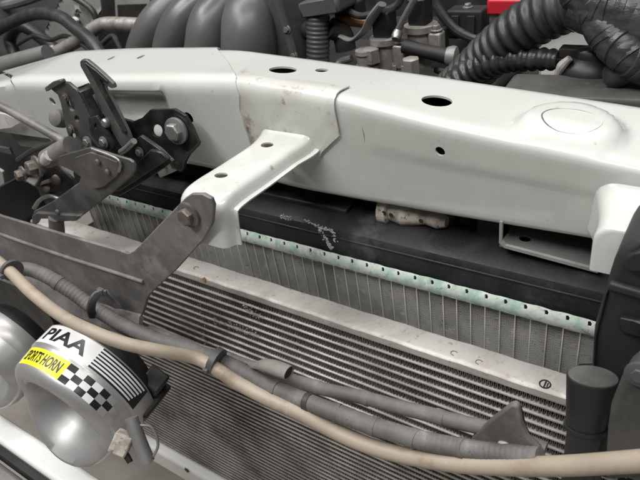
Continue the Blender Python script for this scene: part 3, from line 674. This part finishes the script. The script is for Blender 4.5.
# base behind the hook
px_plate('base_plate', [(66, 90), (88, 86), (100, 92), (122, 120), (130, 142), (128, 160), (96, 160), (80, 140)], M['latch'], la, Y=2.0, t=.3)
# left guide plate with slots
px_plate('guide_plate', [(51, 89), (60, 82), (68, 83), (76, 90), (82, 98), (101, 133), (100, 142), (80, 148), (70, 142), (66, 128), (61, 104), (58, 95)], M['lever'], la, Y=-.2, t=.3,
         holes=[oval(70.5, 105, 3.2, 7, 16, -.45), oval(77, 118.5, 2.5, 3.5, 14, -.4), oval(73, 136, 2.8, 3.2, 14)])
px_plate('guide_flange', [(76, 90), (80, 92), (106, 138), (101, 140), (82, 100)], M['latch'], la, Y=-.9, t=1.4, bevel=.1)
px_plate('inner_plate', [(76, 88), (86, 84), (93, 88), (112, 124), (124, 143), (108, 146), (96, 130), (82, 100)], M['latch'], la, Y=.6, t=.3,
         holes=[oval(99, 106, 3.2, 5, 16, -.5)])
# hook
px_plate('hook', [(80, 66), (79.5, 62), (82, 59.5), (86, 60), (96, 68), (106, 77), (113, 84), (114.5, 88), (111, 88.5), (104, 84.5), (106, 92), (116, 108), (128, 132), (133, 146), (122, 148), (112, 132), (99, 104), (90, 84), (86, 77)], M['lever'], la, Y=-.6, t=.35, bevel=.08)
px_plate('hook_rib', [(84, 62.5), (97, 72), (107, 82), (104, 82), (99, 79), (112, 104), (126, 132), (123, 134), (108, 106), (93, 78)], M['latch'], la, Y=-.78, t=.2, bevel=.06)
pv = at(107, 122.5, Y=-.6); B().lathe(pv, (0, -1, .1), [(0, .42), (.25, .42), (.4, .3), (.42, .02)], 18).link('rivet', M['bolt'], la)
# chromed spring pin
B().tube([at(121, 152, Y=-1.2), at(127, 148, Y=-1.4), at(134, 141, Y=-1.5)], .27, 10, sub=3).link('pin', M['bolt'], la)
# dark arm under the lever going down to the right
px_plate('lower_arm', [(120, 150), (140, 136), (160, 150), (172, 162), (150, 178), (120, 196), (96, 192), (110, 172)], M['latch'], la, Y=.2, t=.4)
px_plate('lower_arm_rib', [(150, 150), (160, 152), (168, 160), (118, 192), (108, 190)], M['latch'], la, Y=-.2, t=.4, bevel=.12)
# release lever: chevron plate with pressed step
lev = px_plate('release_lever', [(56, 157), (70, 153), (90, 147.5), (104, 152), (120, 157), (129, 159.5), (133, 162.5), (134.8, 167), (134.3, 171.5), (131, 176.5), (112, 193), (82, 216), (76, 219), (40, 214), (36, 219), (31.5, 217), (34, 211), (50, 203), (66, 192), (79, 182.5), (80.5, 177), (72, 171), (57, 164)], M['lever'], la, Y=-3.2, t=.28, bevel=.09)
px_plate('lever_emboss', [(74, 158), (90, 152.5), (104, 157), (116, 162), (120, 168), (117, 176), (104, 187), (96, 189), (90, 186), (88, 178), (80, 168)], M['lever'], la, Y=-3.42, t=.3, bevel=.14, seg=3)
ri = [at(x, y, Y=-3.42) for x, y in ((92, 149), (106, 154), (117, 159), (120.5, 165), (119, 172))]
B().tube(ri, .12, 8, sub=5).link('lever_rib', M['bolt'], la)
px_plate('lever_lip', [(31.5, 217), (36, 213), (80, 216), (76, 221), (58, 222), (50, 219), (38, 219), (35, 225), (32, 224)], M['lever'], la, Y=-3.6, t=.6, bevel=.1)
B().tube([at(56, 217, Y=-3.2), at(57, 232, Y=-3.4)], [.75, .8], 16).link('bump_stop', M['conduit'], la)
# shaft, nuts and springs on the far left
B().tube([at(72, 146, Y=-2), at(60, 152, Y=-2.4), at(47, 159, Y=-2.8)], [.95, .95, .9], 20).link('shaft', M['plate'], la)
B().tube([at(50, 155, Y=-3.2), at(47, 158.5, Y=-3.2), at(45, 161, Y=-3.2)], [.55, .6, .5], 14).link('spacer', M['alu'], la)
bolt(la, at(38, 166, Y=-2.8), camdir(-.7, .35, -.6), .75, .9, M['bolt_brown'], name='nut')
bolt(la, at(24, 174, Y=-2.4), camdir(-.7, .35, -.6), .6, .7, M['bolt_brown'], name='nut')
B().tube([at(44, 163, Y=-2.5), at(24, 174, Y=-2.4)], .38, 12).link('stud', M['bolt_brown'], la)
px_plate('side_plate', [(30, 176), (48, 162), (58, 166), (76, 184), (66, 192), (46, 206), (38, 192)], M['latch'], la, Y=-1.4, t=.35, holes=[oval(46, 182, 5, 2.6, 16, -.5)])
for (x, y) in ((57, 180), (47, 187)): B().lathe(at(x, y, Y=-1.5), camdir(-.2, .1, -1), [(0, .55), (.2, .55), (.3, .4), (.31, .02)], 18).link('rivet', M['bolt_brown'], la)
B().tube([at(40, 184, Y=-1.8), at(51, 180, Y=-1.9)], .18, 8).link('pin', M['bolt'], la)
# buffer left of the guide plate
buf = tag(B().lathe(at(63, 119, Y=2.2), camdir(-.25, .1, -1), [(0, .8), (.9, .8), (1.25, .72), (1.4, .45), (1.45, .05)], 22, sq=1.15).link('rubber_buffer', M['conduit']), 'round grey rubber buffer left of the latch guide plate', 'buffer')
stp = thing('hood_prop', at(40, 130, Y=-1), 'slim grey prop rod running diagonally under the left end of the beam', 'prop rod')
B().tube([at(-30, 92, Y=.5), at(10, 111, Y=.5), at(60, 139, Y=.5), at(72, 146, Y=.3)], .45, 12).link('rod', M['plate'], stp)
lb = thing('fender_stay', at(20, 140, Y=6), 'pale bent sheet metal stay below the left end of the beam', 'bracket')
px_plate('stay_sheet', [(-20, 110), (5, 114), (22, 122), (12, 128), (-20, 132)], M['white_dirty'], lb, Y=4, t=.3)
px_plate('stay_lower', [(5, 128), (30, 128), (58, 140), (48, 150), (20, 146)], M['fender'], lb, Y=6, t=.3)
gm = thing('inner_member', at(20, 190, Y=8), 'dark grey inner frame member behind the latch at the left edge', 'frame member')
px_plate('member_web', [(-40, 140), (8, 148), (18, 170), (34, 196), (30, 222), (-40, 200)], M['steel_grey'], gm, Y=6, t=.5, bevel=.15)
px_plate('member_flange', [(-30, 150), (2, 172), (10, 214), (-30, 205)], M['fender'], gm, Y=1, t=.4, bevel=.1)
B().lathe(at(8, 160, Y=5.9), (0, -1, 0), [(0, .7), (.05, .65)], 16, sq=1.2).link('dark_hole', M['notch'], gm)

# ------------------------------------------------------------------ engine bay
bay = B().box((-50, 45, 38), 150, 80, 2).link('engine_bay_floor', M['dark'], kind='structure')
fw = tag(B().box((-50, 96, 70), 170, 2, 70).link('firewall', M['dark']), 'dark firewall panel closing the rear of the engine bay', 'panel')
eb = thing('engine_block', (-45, 45, 40), 'dark grimy engine block under the intake and coils', 'engine')
B().box((-46, 48, 62), 62, 34, 40).link('block', M['dark'], eb, bevel=1.5)
B().box((-44, 40, 82), 44, 14, 3).link('cam_cover', M['dark'], eb, bevel=.8)
im = thing('intake_manifold', (-58, 30, 78), 'satin dark grey plastic intake manifold with curved runners behind the beam', 'intake manifold')
def runner(pts, r, nm='runner'):
    P = [at(x, y, Y=Y) for x, y, Y in pts]; return B().tube(P, r, 28, sub=8).link(nm, M['intake'], im)
runner([(136, 80, 26), (141, 52, 26.5), (154, 26, 28), (178, 3, 31), (217, -22, 35)], [2.0, 2.2, 2.4, 2.5, 2.5])
runner([(165, 82, 25.3), (170, 50, 25.8), (180, 25, 27.2), (203, 2, 30), (240, -22, 34)], [2.2, 2.4, 2.5, 2.5, 2.5])
runner([(202, 84, 24), (206, 50, 24.6), (211, 24, 26), (229, 0, 29), (260, -24, 33)], [2.6, 2.75, 2.75, 2.6, 2.6])
runner([(246, 88, 23), (249, 52, 23.3), (250, 24, 24.5), (257, 0, 27), (278, -26, 31)], [3.2, 3.35, 3.3, 3.0, 2.8])
P = [at(x, y, Y=25) for x, y in ((266, 90), (297, 90), (293, 52), (284, 22), (276, -12), (256, -12), (260, 30))]
B().prism(P, (0, 5, 0)).link('end_cover', M['intake'], im, bevel=.6, seg=3)
B().tube([at(x, y, Y=24.6) for x, y in ((297, 70), (292, 48), (283, 18), (276, -8))], .5, 12, sub=5).link('cover_rim', M['intake'], im)
# bracketed unit next to the intake
th = thing('throttle_unit', at(315, 60, Y=26), 'grey boxed unit on a ridged neck right of the intake manifold', 'throttle unit')
P = [at(x, y, Y=26) for x, y in ((296, 4), (337, -4), (340, 13), (300, 19))]; B().prism(P, (0, 4, 0)).link('unit_box', M['intake'], th, bevel=.4)
Q, R = ribbed([at(317, 90, Y=27), at(318, 60, Y=27), at(318, 30, Y=27.4), at(318, 15, Y=27.6)], 1.35, .5, .035); B().tube(Q, R, 18).link('ridged_neck', M['intake'], th)
B().tube([at(283, 45, Y=29), at(300, 36, Y=29), at(312, 28, Y=28)], 1.0, 14, sub=5).link('side_pipe', M['intake'], th)
B().tube([at(330, 28, Y=28), at(342, 34, Y=29), at(346, 50, Y=29)], 1.2, 14, sub=5).link('side_pipe', M['dark'], th)
def coil(px, py, Y, label, lean=0):
    t = thing('ignition_coil', at(px, py+20, Y=Y), label, 'ignition coil', 'ignition coils on the engine')
    b = at(px, py, Y=Y); u = np.array([lean, 0, 1.]); u = nrm(u)
    B().lathe(b-u*3.5, u, [(0, 1.5), (3.4, 1.45), (3.5, 1.75), (4.1, 1.75), (4.2, 1.4)], 22).link('metal_housing', M['cast'], t, smooth=40)
    B().box(b+u*2.0, 2.0, 2.0, 2.6).link('black_head', M['black'], t, bevel=.2)
    B().box(b+u*.1+np.array([1.9, -.4, -1.4]), 1.4, 1.4, 2.6).link('lug', M['cast'], t, bevel=.2)
    bolt(t, b+np.array([1.9, -.4, .1]), (0, 0, 1), .45, .5, M['bolt'])
    return t
coil(386, 42, 27, 'silver bodied coil with black head beside a pale flat strap, left of the pair')
coil(421, 30, 28, 'silver bodied coil with black head and a slanted thin lever, right of the pair')
nb = thing('sensor_boss', at(368, 60, Y=25), 'stepped pale metal sensor boss left of the ignition coils', 'sensor')
B().lathe(at(368, 76, Y=25), (0, 0, 1), [(0, 1.3), (1.2, 1.3), (1.25, 1.0), (2.4, 1.0), (2.5, 1.15), (2.9, 1.1)], 20).link('boss_body', M['cast'], nb, smooth=40)
B().lathe(at(372, 62, Y=25), (0, 0, 1), [(0, 1.0), (1.4, .95), (1.5, .7)], 6).link('boss_nut', M['cast'], nb)
B().lathe(at(412, 82, Y=24), (0, 0, 1), [(0, .9), (2.4, .9), (2.5, .7)], 6).link('boss_nut', M['cast'], nb)
ls = thing('flat_strap', at(365, 20, Y=27), 'grey flat metal strap curving up between intake and coils', 'strap')
B().tube([at(340, 36, Y=27), at(352, 40, Y=26.6), at(364, 31, Y=26), at(373, 16, Y=25.6), at(382, 4, Y=25.6)], [.35, .5, .6, .8, .7], 12, sub=6, flat=.5).link('strap', M['steel_grey'], ls)
dp_ = thing('dip_lever', at(400, 20, Y=26), 'thin grey lever slanting up between the two coils', 'lever')
B().tube([at(398, 30, Y=26), at(404, 18, Y=26), at(414, 0, Y=26), at(420, -12, Y=26)], .33, 10).link('lever', M['bolt'], dp_); B().lathe(at(398, 32, Y=26), camdir(-.3, .9, -.2), [(0, .5), (.5, .55), (.9, .4)], 14).link('lever_end', M['bolt'], dp_)
pz = thing('fuel_pipe', at(425, 52, Y=26), 'short dark pipe with round end running between coil and ribbed hose', 'pipe')
B().tube([at(404, 46, Y=26), at(420, 50, Y=26), at(438, 54, Y=26), at(450, 57, Y=26)], [.75, .7, .75, .85], 14, sub=4).link('pipe', M['dark'], pz); B().lathe(at(447, 56, Y=25.6), camdir(.9, .2, -.4), [(0, .9), (.5, 1.05), (.9, 1.0), (1.1, .6)], 16).link('pipe_end', M['steel_grey'], pz)
wl = tag(B().tube([at(336, 22, Y=30), at(352, 21, Y=30), at(372, 24, Y=31)], .6, 10, sub=4).link('brown_pipe', M['copper']), 'brownish pipe glimpsed behind the strap above the beam', 'pipe')
# hoses at the right
rh = thing('ribbed_hose', at(500, 50, Y=22), 'thick black ribbed intake hose rising to the top right', 'hose')
Q, R = ribbed([at(436, 104, Y=24), at(462, 82, Y=23), at(490, 55, Y=22), (at(520, 30, Y=21)), at(556, 10, Y=20.5), at(590, 0, Y=20), at(612, -4, Y=19.5)], 1.95, 1.05, .14); B().tube(Q, R, 28).link('ribbed_body', M['rubber'], rh, smooth=50)
h3 = thing('lower_hose', at(460, 80, Y=22), 'dark ribbed hose end dropping behind the beam below the big hose', 'hose')
Q, R = ribbed([at(440, 108, Y=21), at(456, 86, Y=21), at(478, 68, Y=21), at(505, 60, Y=20.5), at(535, 59, Y=20), at(560, 60, Y=19.6)], 1.05, .8, .08); B().tube(Q, list(np.array(R)*np.linspace(1.55, .75, len(R))), 22).link('hose_body', M['tape'], h3)
P4 = smooth_path([at(578, -12, Y=17.5), at(596, 12, Y=17.5), at(607, 30, Y=17), at(624, 50, Y=16.5), at(648, 66, Y=16.8), at(700, 82, Y=19), at(800, 96, Y=22)], 10)
P5 = smooth_path([at(590, 2, Y=18.4), at(612, 8, Y=18), at(640, 18, Y=18), at(700, 40, Y=18), at(800, 90, Y=18)], 10)
h4 = tag(B().tube([at(578, -12, Y=17.5), at(596, 12, Y=17.5), at(607, 30, Y=17), at(624, 50, Y=16.5), at(648, 66, Y=16.8), at(700, 82, Y=19), at(800, 96, Y=22)], [1.5, 1.35, 1.4, 1.3, 1.3], 20, sub=10).link('taped_harness', M['tape']), 'tape wrapped black harness bending down in front of the white panel', 'harness')
h5 = tag(B().tube([at(590, 2, Y=18.4), at(612, 8, Y=18), at(640, 18, Y=18), at(700, 40, Y=18), at(800, 90, Y=18)], [2.0, 2.2, 2.2, 2.1], 22, sub=10).link('wide_hose', M['tape']), 'wide dark wrapped hose leaving the frame at the top right', 'hose')
def wind(par, P, r, n, w):
    for q in np.linspace(.02, .96, n):
        i = int(q*(len(P)-2)); d = nrm(P[i+1]-P[i]); tilt = nrm(d+rng.normal(0, .22, 3)); rr_ = r+rng.uniform(-.03, .05)
        B().lathe(P[i]-tilt*w/2, tilt, [(0, rr_-.05), (.05, rr_), (w*.5, rr_+rng.uniform(-.02, .06)), (w-.05, rr_+.02), (w, rr_-.06)], 20).link('tape_wrap', M['tape'], par, smooth=50)
wind(h4, P4, 1.42, 22, 1.0); wind(h5, P5, 2.16, 14, 1.5)
h6 = tag(B().tube([at(612, 78, Y=17), at(628, 70, Y=16.6), at(660, 60, Y=16)], 1.0, 14, sub=6).link('harness_end', M['tape']), 'short black harness end at the right edge above the box', 'harness')
bx = thing('black_box', at(560, 100, Y=18), 'long dusty black box lid behind the right end of the white beam', 'box')
P = [at(488, 98, Y=13.6), at(507, 77, Y=17), at(700, 77, Y=17), at(700, 97, Y=13.6)]
zt = at(560, 80, Y=17)[2]
B().prism([np.array([-15.3, 13.3, 90.2]), np.array([-15.6, 17.9, 90.2]), np.array([8, 20.5, 90.2]), np.array([8, 15.9, 90.2])], (0, 0, -7)).link('box_body', M['box'], bx, bevel=.3)
B().prism([np.array([-15.3, 13.1, 89.6]), np.array([8, 15.7, 89.6]), np.array([8, 15.2, 89.6]), np.array([-15.3, 12.6, 89.6])], (0, 0, -.4)).link('box_rim', M['steel_grey'], bx, bevel=.1)
bt = thing('round_cover', at(585, 70, Y=20), 'black rounded cover with a pale clip in front of the white panel', 'cover')
c = at(590, 82, Y=19.5); B().lathe(c, (0, 0, 1), [(-1, 2.7), (.6, 2.7), (1.3, 2.4), (1.8, 1.8), (2.0, 1.4), (2.5, 1.3), (2.7, 1.0), (2.71, .02)], 32, sq=.7).link('cover_body', M['black'], bt, smooth=40)
B().tube([at(557, 76, Y=18.5), at(562, 66, Y=18.4), at(570, 58, Y=18.4)], [.25, .4, .25], 10, sub=5).link('pale_clip', M['alu'], bt)
B().box(at(580, 52, Y=20), 3.0, 1.2, .8).link('ridged_top', M['dark'], bt, bevel=.1)
wp = tag(px_plate('white_panel', [(538, 84), (538, 34), (552, 20), (572, 8), (700, 8), (700, 84)], M['white_plain'], None, Y=30, t=1, bevel=.3), 'bright white panel seen between the hoses at top right', 'panel')
rb = tag(B().box(at(532, 2, Y=30), 7.5, 4, 1.6).link('red_cover', M['red'], bevel=.3), 'red plastic cover glimpsed at the top edge above the ribbed hose', 'cover')
cu = tag(B().box(at(509.5, 21, Y=30), .9, .9, 1.4).link('copper_terminal', M['copper'], bevel=.1), 'small orange terminal left of the ribbed hose below the red cover', 'terminal')
# left background
ifn = thing('inner_fender', at(70, 30, Y=34), 'grey inner fender panel with a dark hole behind the left of the beam', 'panel')
px_plate('fender_sheet', [(42, 36), (58, 4), (70, -20), (98, -20), (101, 10), (92, 24), (66, 44), (62, 58), (40, 58)], M['fender'], ifn, Y=34, t=.4, holes=[oval(77.5, 11.5, 2.3, 2.6, 14)])
px_plate('fender_step', [(64, 36), (88, 24), (90, 50), (64, 54)], M['fender'], ifn, Y=31, t=.4)
B().lathe(at(75, 20, Y=33.6), (0, -1, .2), [(0, 1.1), (.4, 1.0), (.5, .4)], 16, sq=.5).link('pale_cap', M['white_plain'], ifn)
sg = tag(px_plate('backing_panel', [(98, -10), (160, -10), (160, 60), (98, 60)], M['dark'], None, Y=44, t=.5), 'dark panel behind the silver pipe at the upper left', 'panel')
sg2 = thing('tower_panel', at(130, 20, Y=41), 'light grey tower panel carrying a dark plate left of the intake', 'panel')
px_plate('tower_sheet', [(114, -12), (150, -12), (150, 3), (138, 24), (116, 26)], M['fender'], sg2, Y=42, t=.5)
px_plate('dark_plate', [(117, 5), (146, 4), (143, 18), (118, 20)], M['dark'], sg2, Y=41.5, t=.3)
sp_ = thing('silver_pipe', at(90, 35, Y=26), 'silver metal pipe with an elbow and flanged end at the upper left', 'pipe')
B().tube([at(52, 55, Y=24), at(70, 45, Y=25), at(88, 34, Y=26), at(97, 27, Y=26.6), at(106, 24, Y=27), at(120, 24, Y=27.5), at(140, 25, Y=28)], 1.0, 18, sub=6).link('pipe', M['cast'], sp_)
B().lathe(at(52, 55, Y=24), camdir(.8, -.5, .3), [(-.6, 1.0), (-.5, 1.3), (.8, 1.35), (1.0, 1.0)], 20).link('flange', M['alu'], sp_)
lh = tag(B().tube([at(-10, 35, Y=27), at(12, 22, Y=27), at(35, 14, Y=26), (at(58, 16, Y=25)), at(75, 28, Y=24), at(92, 42, Y=23), at(104, 60, Y=22)], .95, 16, sub=8).link('black_hose', M['rubber']), 'black rubber hose arching over the upper left of the engine bay', 'hose')
lh2 = tag(B().tube([at(15, 55, Y=29), at(10, 38, Y=30), at(22, 26, Y=30), at(50, 45, Y=30), at(62, 60, Y=30)], 1.1, 14, sub=8).link('dark_hose', M['rubber']), 'second darker hose looping below the arched hose at the left', 'hose')
gb = tag(B().tube([at(-20, 78, Y=18), at(5, 66, Y=18), at(48, 53, Y=20)], [1.5, 1.5, 1.2], 14).link('grey_bar', M['steel_grey']), 'dull grey bar lying behind the left end of the beam', 'bar')
lw = tag(B().box((-118, 40, 78), 2, 90, 40).link('side_wall', M['steel_grey']), 'dull grey side panel of the engine bay at the far left', 'panel')
cb = tag(B().tube([at(60, -10, Y=32), at(90, 8, Y=32), at(100, 30, Y=32)], .5, 10, sub=6).link('thin_cable', M['rubber']), 'thin black cable hanging over the grey inner fender', 'cable')
# ------------------------------------------------------------------ wiring and small hardware
def wire(name, pts, r, m, label, cat='wire'):
    return tag(B().tube([at(x, y, Y=Y) for x, y, Y in pts], r, 10, sub=8).link(name, M[m]), label, cat)
wire('engine_wire', [(338, -8, 30), (346, 8, 29), (360, 16, 29), (378, 12, 29), (396, 6, 29), (404, -8, 29)], .4, 'rubber', 'black looped engine wire above the flat strap between intake and coils')
wire('engine_wire', [(428, -10, 31), (444, 18, 31), (462, 34, 31), (486, 40, 31), (500, 20, 31)], .5, 'rubber', 'black engine wire sagging between the right coil and the ribbed hose')
wire('engine_wire', [(270, -8, 29), (284, 8, 29.5), (292, 26, 29.5), (300, 44, 29)], .45, 'rubber', 'black engine wire dropping beside the intake end cover')
wire('engine_wire', [(352, 58, 28), (340, 62, 28), (334, 72, 27), (338, 84, 26)], .4, 'steel_grey', 'short grey engine wire curling beside the ridged neck')
wire('engine_wire', [(436, 70, 29), (452, 74, 28), (466, 66, 28), (480, 50, 29)], .35, 'steel_grey', 'thin grey engine wire behind the lower end of the ribbed hose')
wire('bay_pipe', [(-8, 8, 34), (20, 2, 34), (48, -8, 34)], .9, 'steel_grey', 'dull grey pipe crossing the top left corner', 'pipe')
wire('bay_wire', [(18, 44, 26), (34, 36, 26), (50, 40, 26), (66, 36, 26), (84, 46, 25), (96, 58, 24)], .35, 'rubber', 'thin black wire snaking in front of the silver pipe at the upper left')
wire('bay_wire', [(100, 46, 30), (112, 36, 31), (118, 44, 30), (124, 60, 28)], .4, 'rubber', 'black wire loop beside the first intake runner')
for (px, py, Y, sx, sy, sz, m, lab) in ((350, 9, 31, 3.0, 2.4, 2.0, 'black_dusty', 'small black connector block above the flat strap'),
        (436, 40, 30, 2.2, 2.0, 2.6, 'black_dusty', 'small black connector block right of the right coil'),
        (404, 68, 27, 2.4, 2.0, 1.8, 'cast', 'small pale metal block between the coils close to the beam'),
        (340, 76, 27.5, 2.6, 2.0, 2.2, 'dark', 'dark block low beside the ridged neck'),
        (468, 22, 33, 4.0, 2.4, 3.0, 'dark', 'dark square block in the gap left of the ribbed hose')):
    o = thing('engine_block_part' if False else 'connector', at(px, py, Y=Y), lab, 'connector')
    c = at(px, py, Y=Y); B().box(c, sx, sy, sz).link('connector_body', M[m], o, bevel=.25, seg=3)
    for k in (-1, 1): B().box(c+np.array([k*sx*.22, -sy/2-.1, .1]), sx*.2, .3, sz*.6).link('rib', M[m], o, bevel=.05)
    bolt(o, c+np.array([0, 0, sz/2]), (0, 0, 1), .38, .35, M['bolt'])
pl_ = thing('drive_pulley', at(470, 60, Y=36), 'dark drive pulley deep behind the ribbed hose', 'pulley')
c = at(466, 46, Y=38); B().lathe(c, (0, -1, .1), [(0, 4.2), (.3, 4.4), (.6, 4.0), (.9, 4.4), (1.2, 4.0), (1.5, 4.4), (1.8, 4.2), (1.85, 3.4), (1.2, 3.2), (1.2, 1.2), (2.0, 1.1), (2.1, .1)], 40).link('pulley_wheel', M['dark'], pl_, smooth=40)
for px, py, Y in ((287, 30, 24.4), (294, 56, 24.4)):
    bolt(im, at(px, py, Y=Y), (.1, -1, .2), .36, .3, M['bolt_brown'])
# latch: coil spring, release cable
sp0 = at(70, 156, Y=-2.6); sp1 = at(92, 178, Y=-1.0); d_ = sp1-sp0; n_ = nrm(d_); e1_ = nrm(np.cross(n_, [0, 0, 1.])); e2_ = np.cross(n_, e1_)
B().tube([sp0+d_*t+.38*(math.cos(t*50)*e1_+math.sin(t*50)*e2_) for t in np.linspace(0, 1, 120)], .075, 6).link('coil_spring', M['bolt'], la, smooth=60)
sp0 = at(86, 100, Y=-.5); sp1 = at(104, 134, Y=-.5); d_ = sp1-sp0; n_ = nrm(d_); e1_ = nrm(np.cross(n_, [0, 0, 1.])); e2_ = np.cross(n_, e1_)
B().tube([sp0+d_*t+.30*(math.cos(t*60)*e1_+math.sin(t*60)*e2_) for t in np.linspace(0, 1, 120)], .07, 6).link('coil_spring', M['bolt_brown'], la, smooth=60)
cbl = tag(B().tube([at(168, 168, Y=4), at(158, 166, Y=1.0), at(150, 172, Y=.4), at(140, 172, Y=.5), at(132, 168, Y=1.5)], .16, 8, sub=8).link('release_wire', M['bolt']), 'thin bright release wire hooked under the bolted wing of the latch', 'wire')
px_plate('arm_stiffener', [(152, 163), (176, 160), (188, 163), (174, 172), (160, 178)], M['white_dirty'], la, Y=3.4, t=.2)
for (x, y, Y_) in ((98, 162, -3.5), (108, 172, -3.5), (58, 212, -3.5), (116, 132, 1.9), (88, 150, 1.4)):
    B().lathe(at(x, y, Y=Y_), (0, -1, .05), [(0, .3), (.12, .3), (.2, .2), (.21, .02)], 16).link('rivet', M['lever'], la)
px_plate('return_plate', [(92, 96), (97, 92), (104, 96), (126, 134), (131, 146), (124, 150), (112, 134)], M['lever'], la, Y=.0, t=.25, holes=[oval(103, 108, 2.2, 3.4, 14, -.4), oval(113, 126, 2.0, 2.8, 14, -.4)])
px_plate('pawl', [(88, 118), (96, 116), (108, 134), (114, 146), (108, 152), (98, 148), (90, 134)], M['latch'], la, Y=-1.0, t=.3, holes=[oval(96, 126, 1.8, 2.6, 14)])
px_plate('guide_tab', [(51, 89), (46, 92), (44, 88), (52, 82), (60, 80), (62, 83)], M['lever'], la, Y=-.5, t=.5, bevel=.08)
for (x, y, Y_, r_) in ((104, 142, -1.1, .36), (72, 129, -.4, .3), (66, 97, -.4, .26), (88, 142, -.4, .4), (122, 158, -.1, .34), (140, 152, .05, .34)):
    bolt(la, at(x, y, Y=Y_), (.05, -1, .08), r_, r_*.7, M['bolt_brown' if r_ < .35 else 'bolt'])
B().tube([at(18, 160, Y=1), at(34, 150, Y=.5), at(52, 144, Y=.2), at(66, 140, Y=.5)], .3, 10, sub=6).link('cable_sleeve', M['rubber'], la)
B().tube([at(62, 200, Y=-1.6), at(50, 196, Y=-1.8), at(40, 200, Y=-1.8), (at(34, 208, Y=-1.8))], .22, 10, sub=6).link('return_wire', M['bolt'], la)
B().box(at(36, 178, Y=-1.9), 1.2, 1.0, 1.6, np.array([camdir(.8, .5, 0), camdir(0, 0, 1), camdir(-.5, .8, 0)])).link('cable_anchor', M['plate'], la, bevel=.15)
# seams and lugs on the right housing
px_plate('housing_seam', [(594, 336), (606, 292), (607.5, 292), (596, 338), (594, 372), (592.5, 372)], M['black'], hl, Y=-2.55, t=.3, bevel=.03)
px_plate('housing_lug', [(618, 318), (640, 322), (660, 330), (660, 345), (640, 338), (620, 332)], M['black'], hl, Y=-2.7, t=.5, bevel=.12)
GROUPS = {'engine_wire': 'wires around the engine', 'bay_wire': 'wires at the upper left', 'connector': 'connector blocks in the engine bay', 'horn': 'car horns at the lower left', 'cable_tie': 'tie bands on the beige hose'}
for o in bpy.data.objects:
    g = GROUPS.get(o.name.split('.')[0])
    if g and o.parent is None and 'category' in o: o['group'] = g
for o in bpy.data.objects:
    for k_ in ('_o', '_w'):
        if k_ in o: del o[k_]
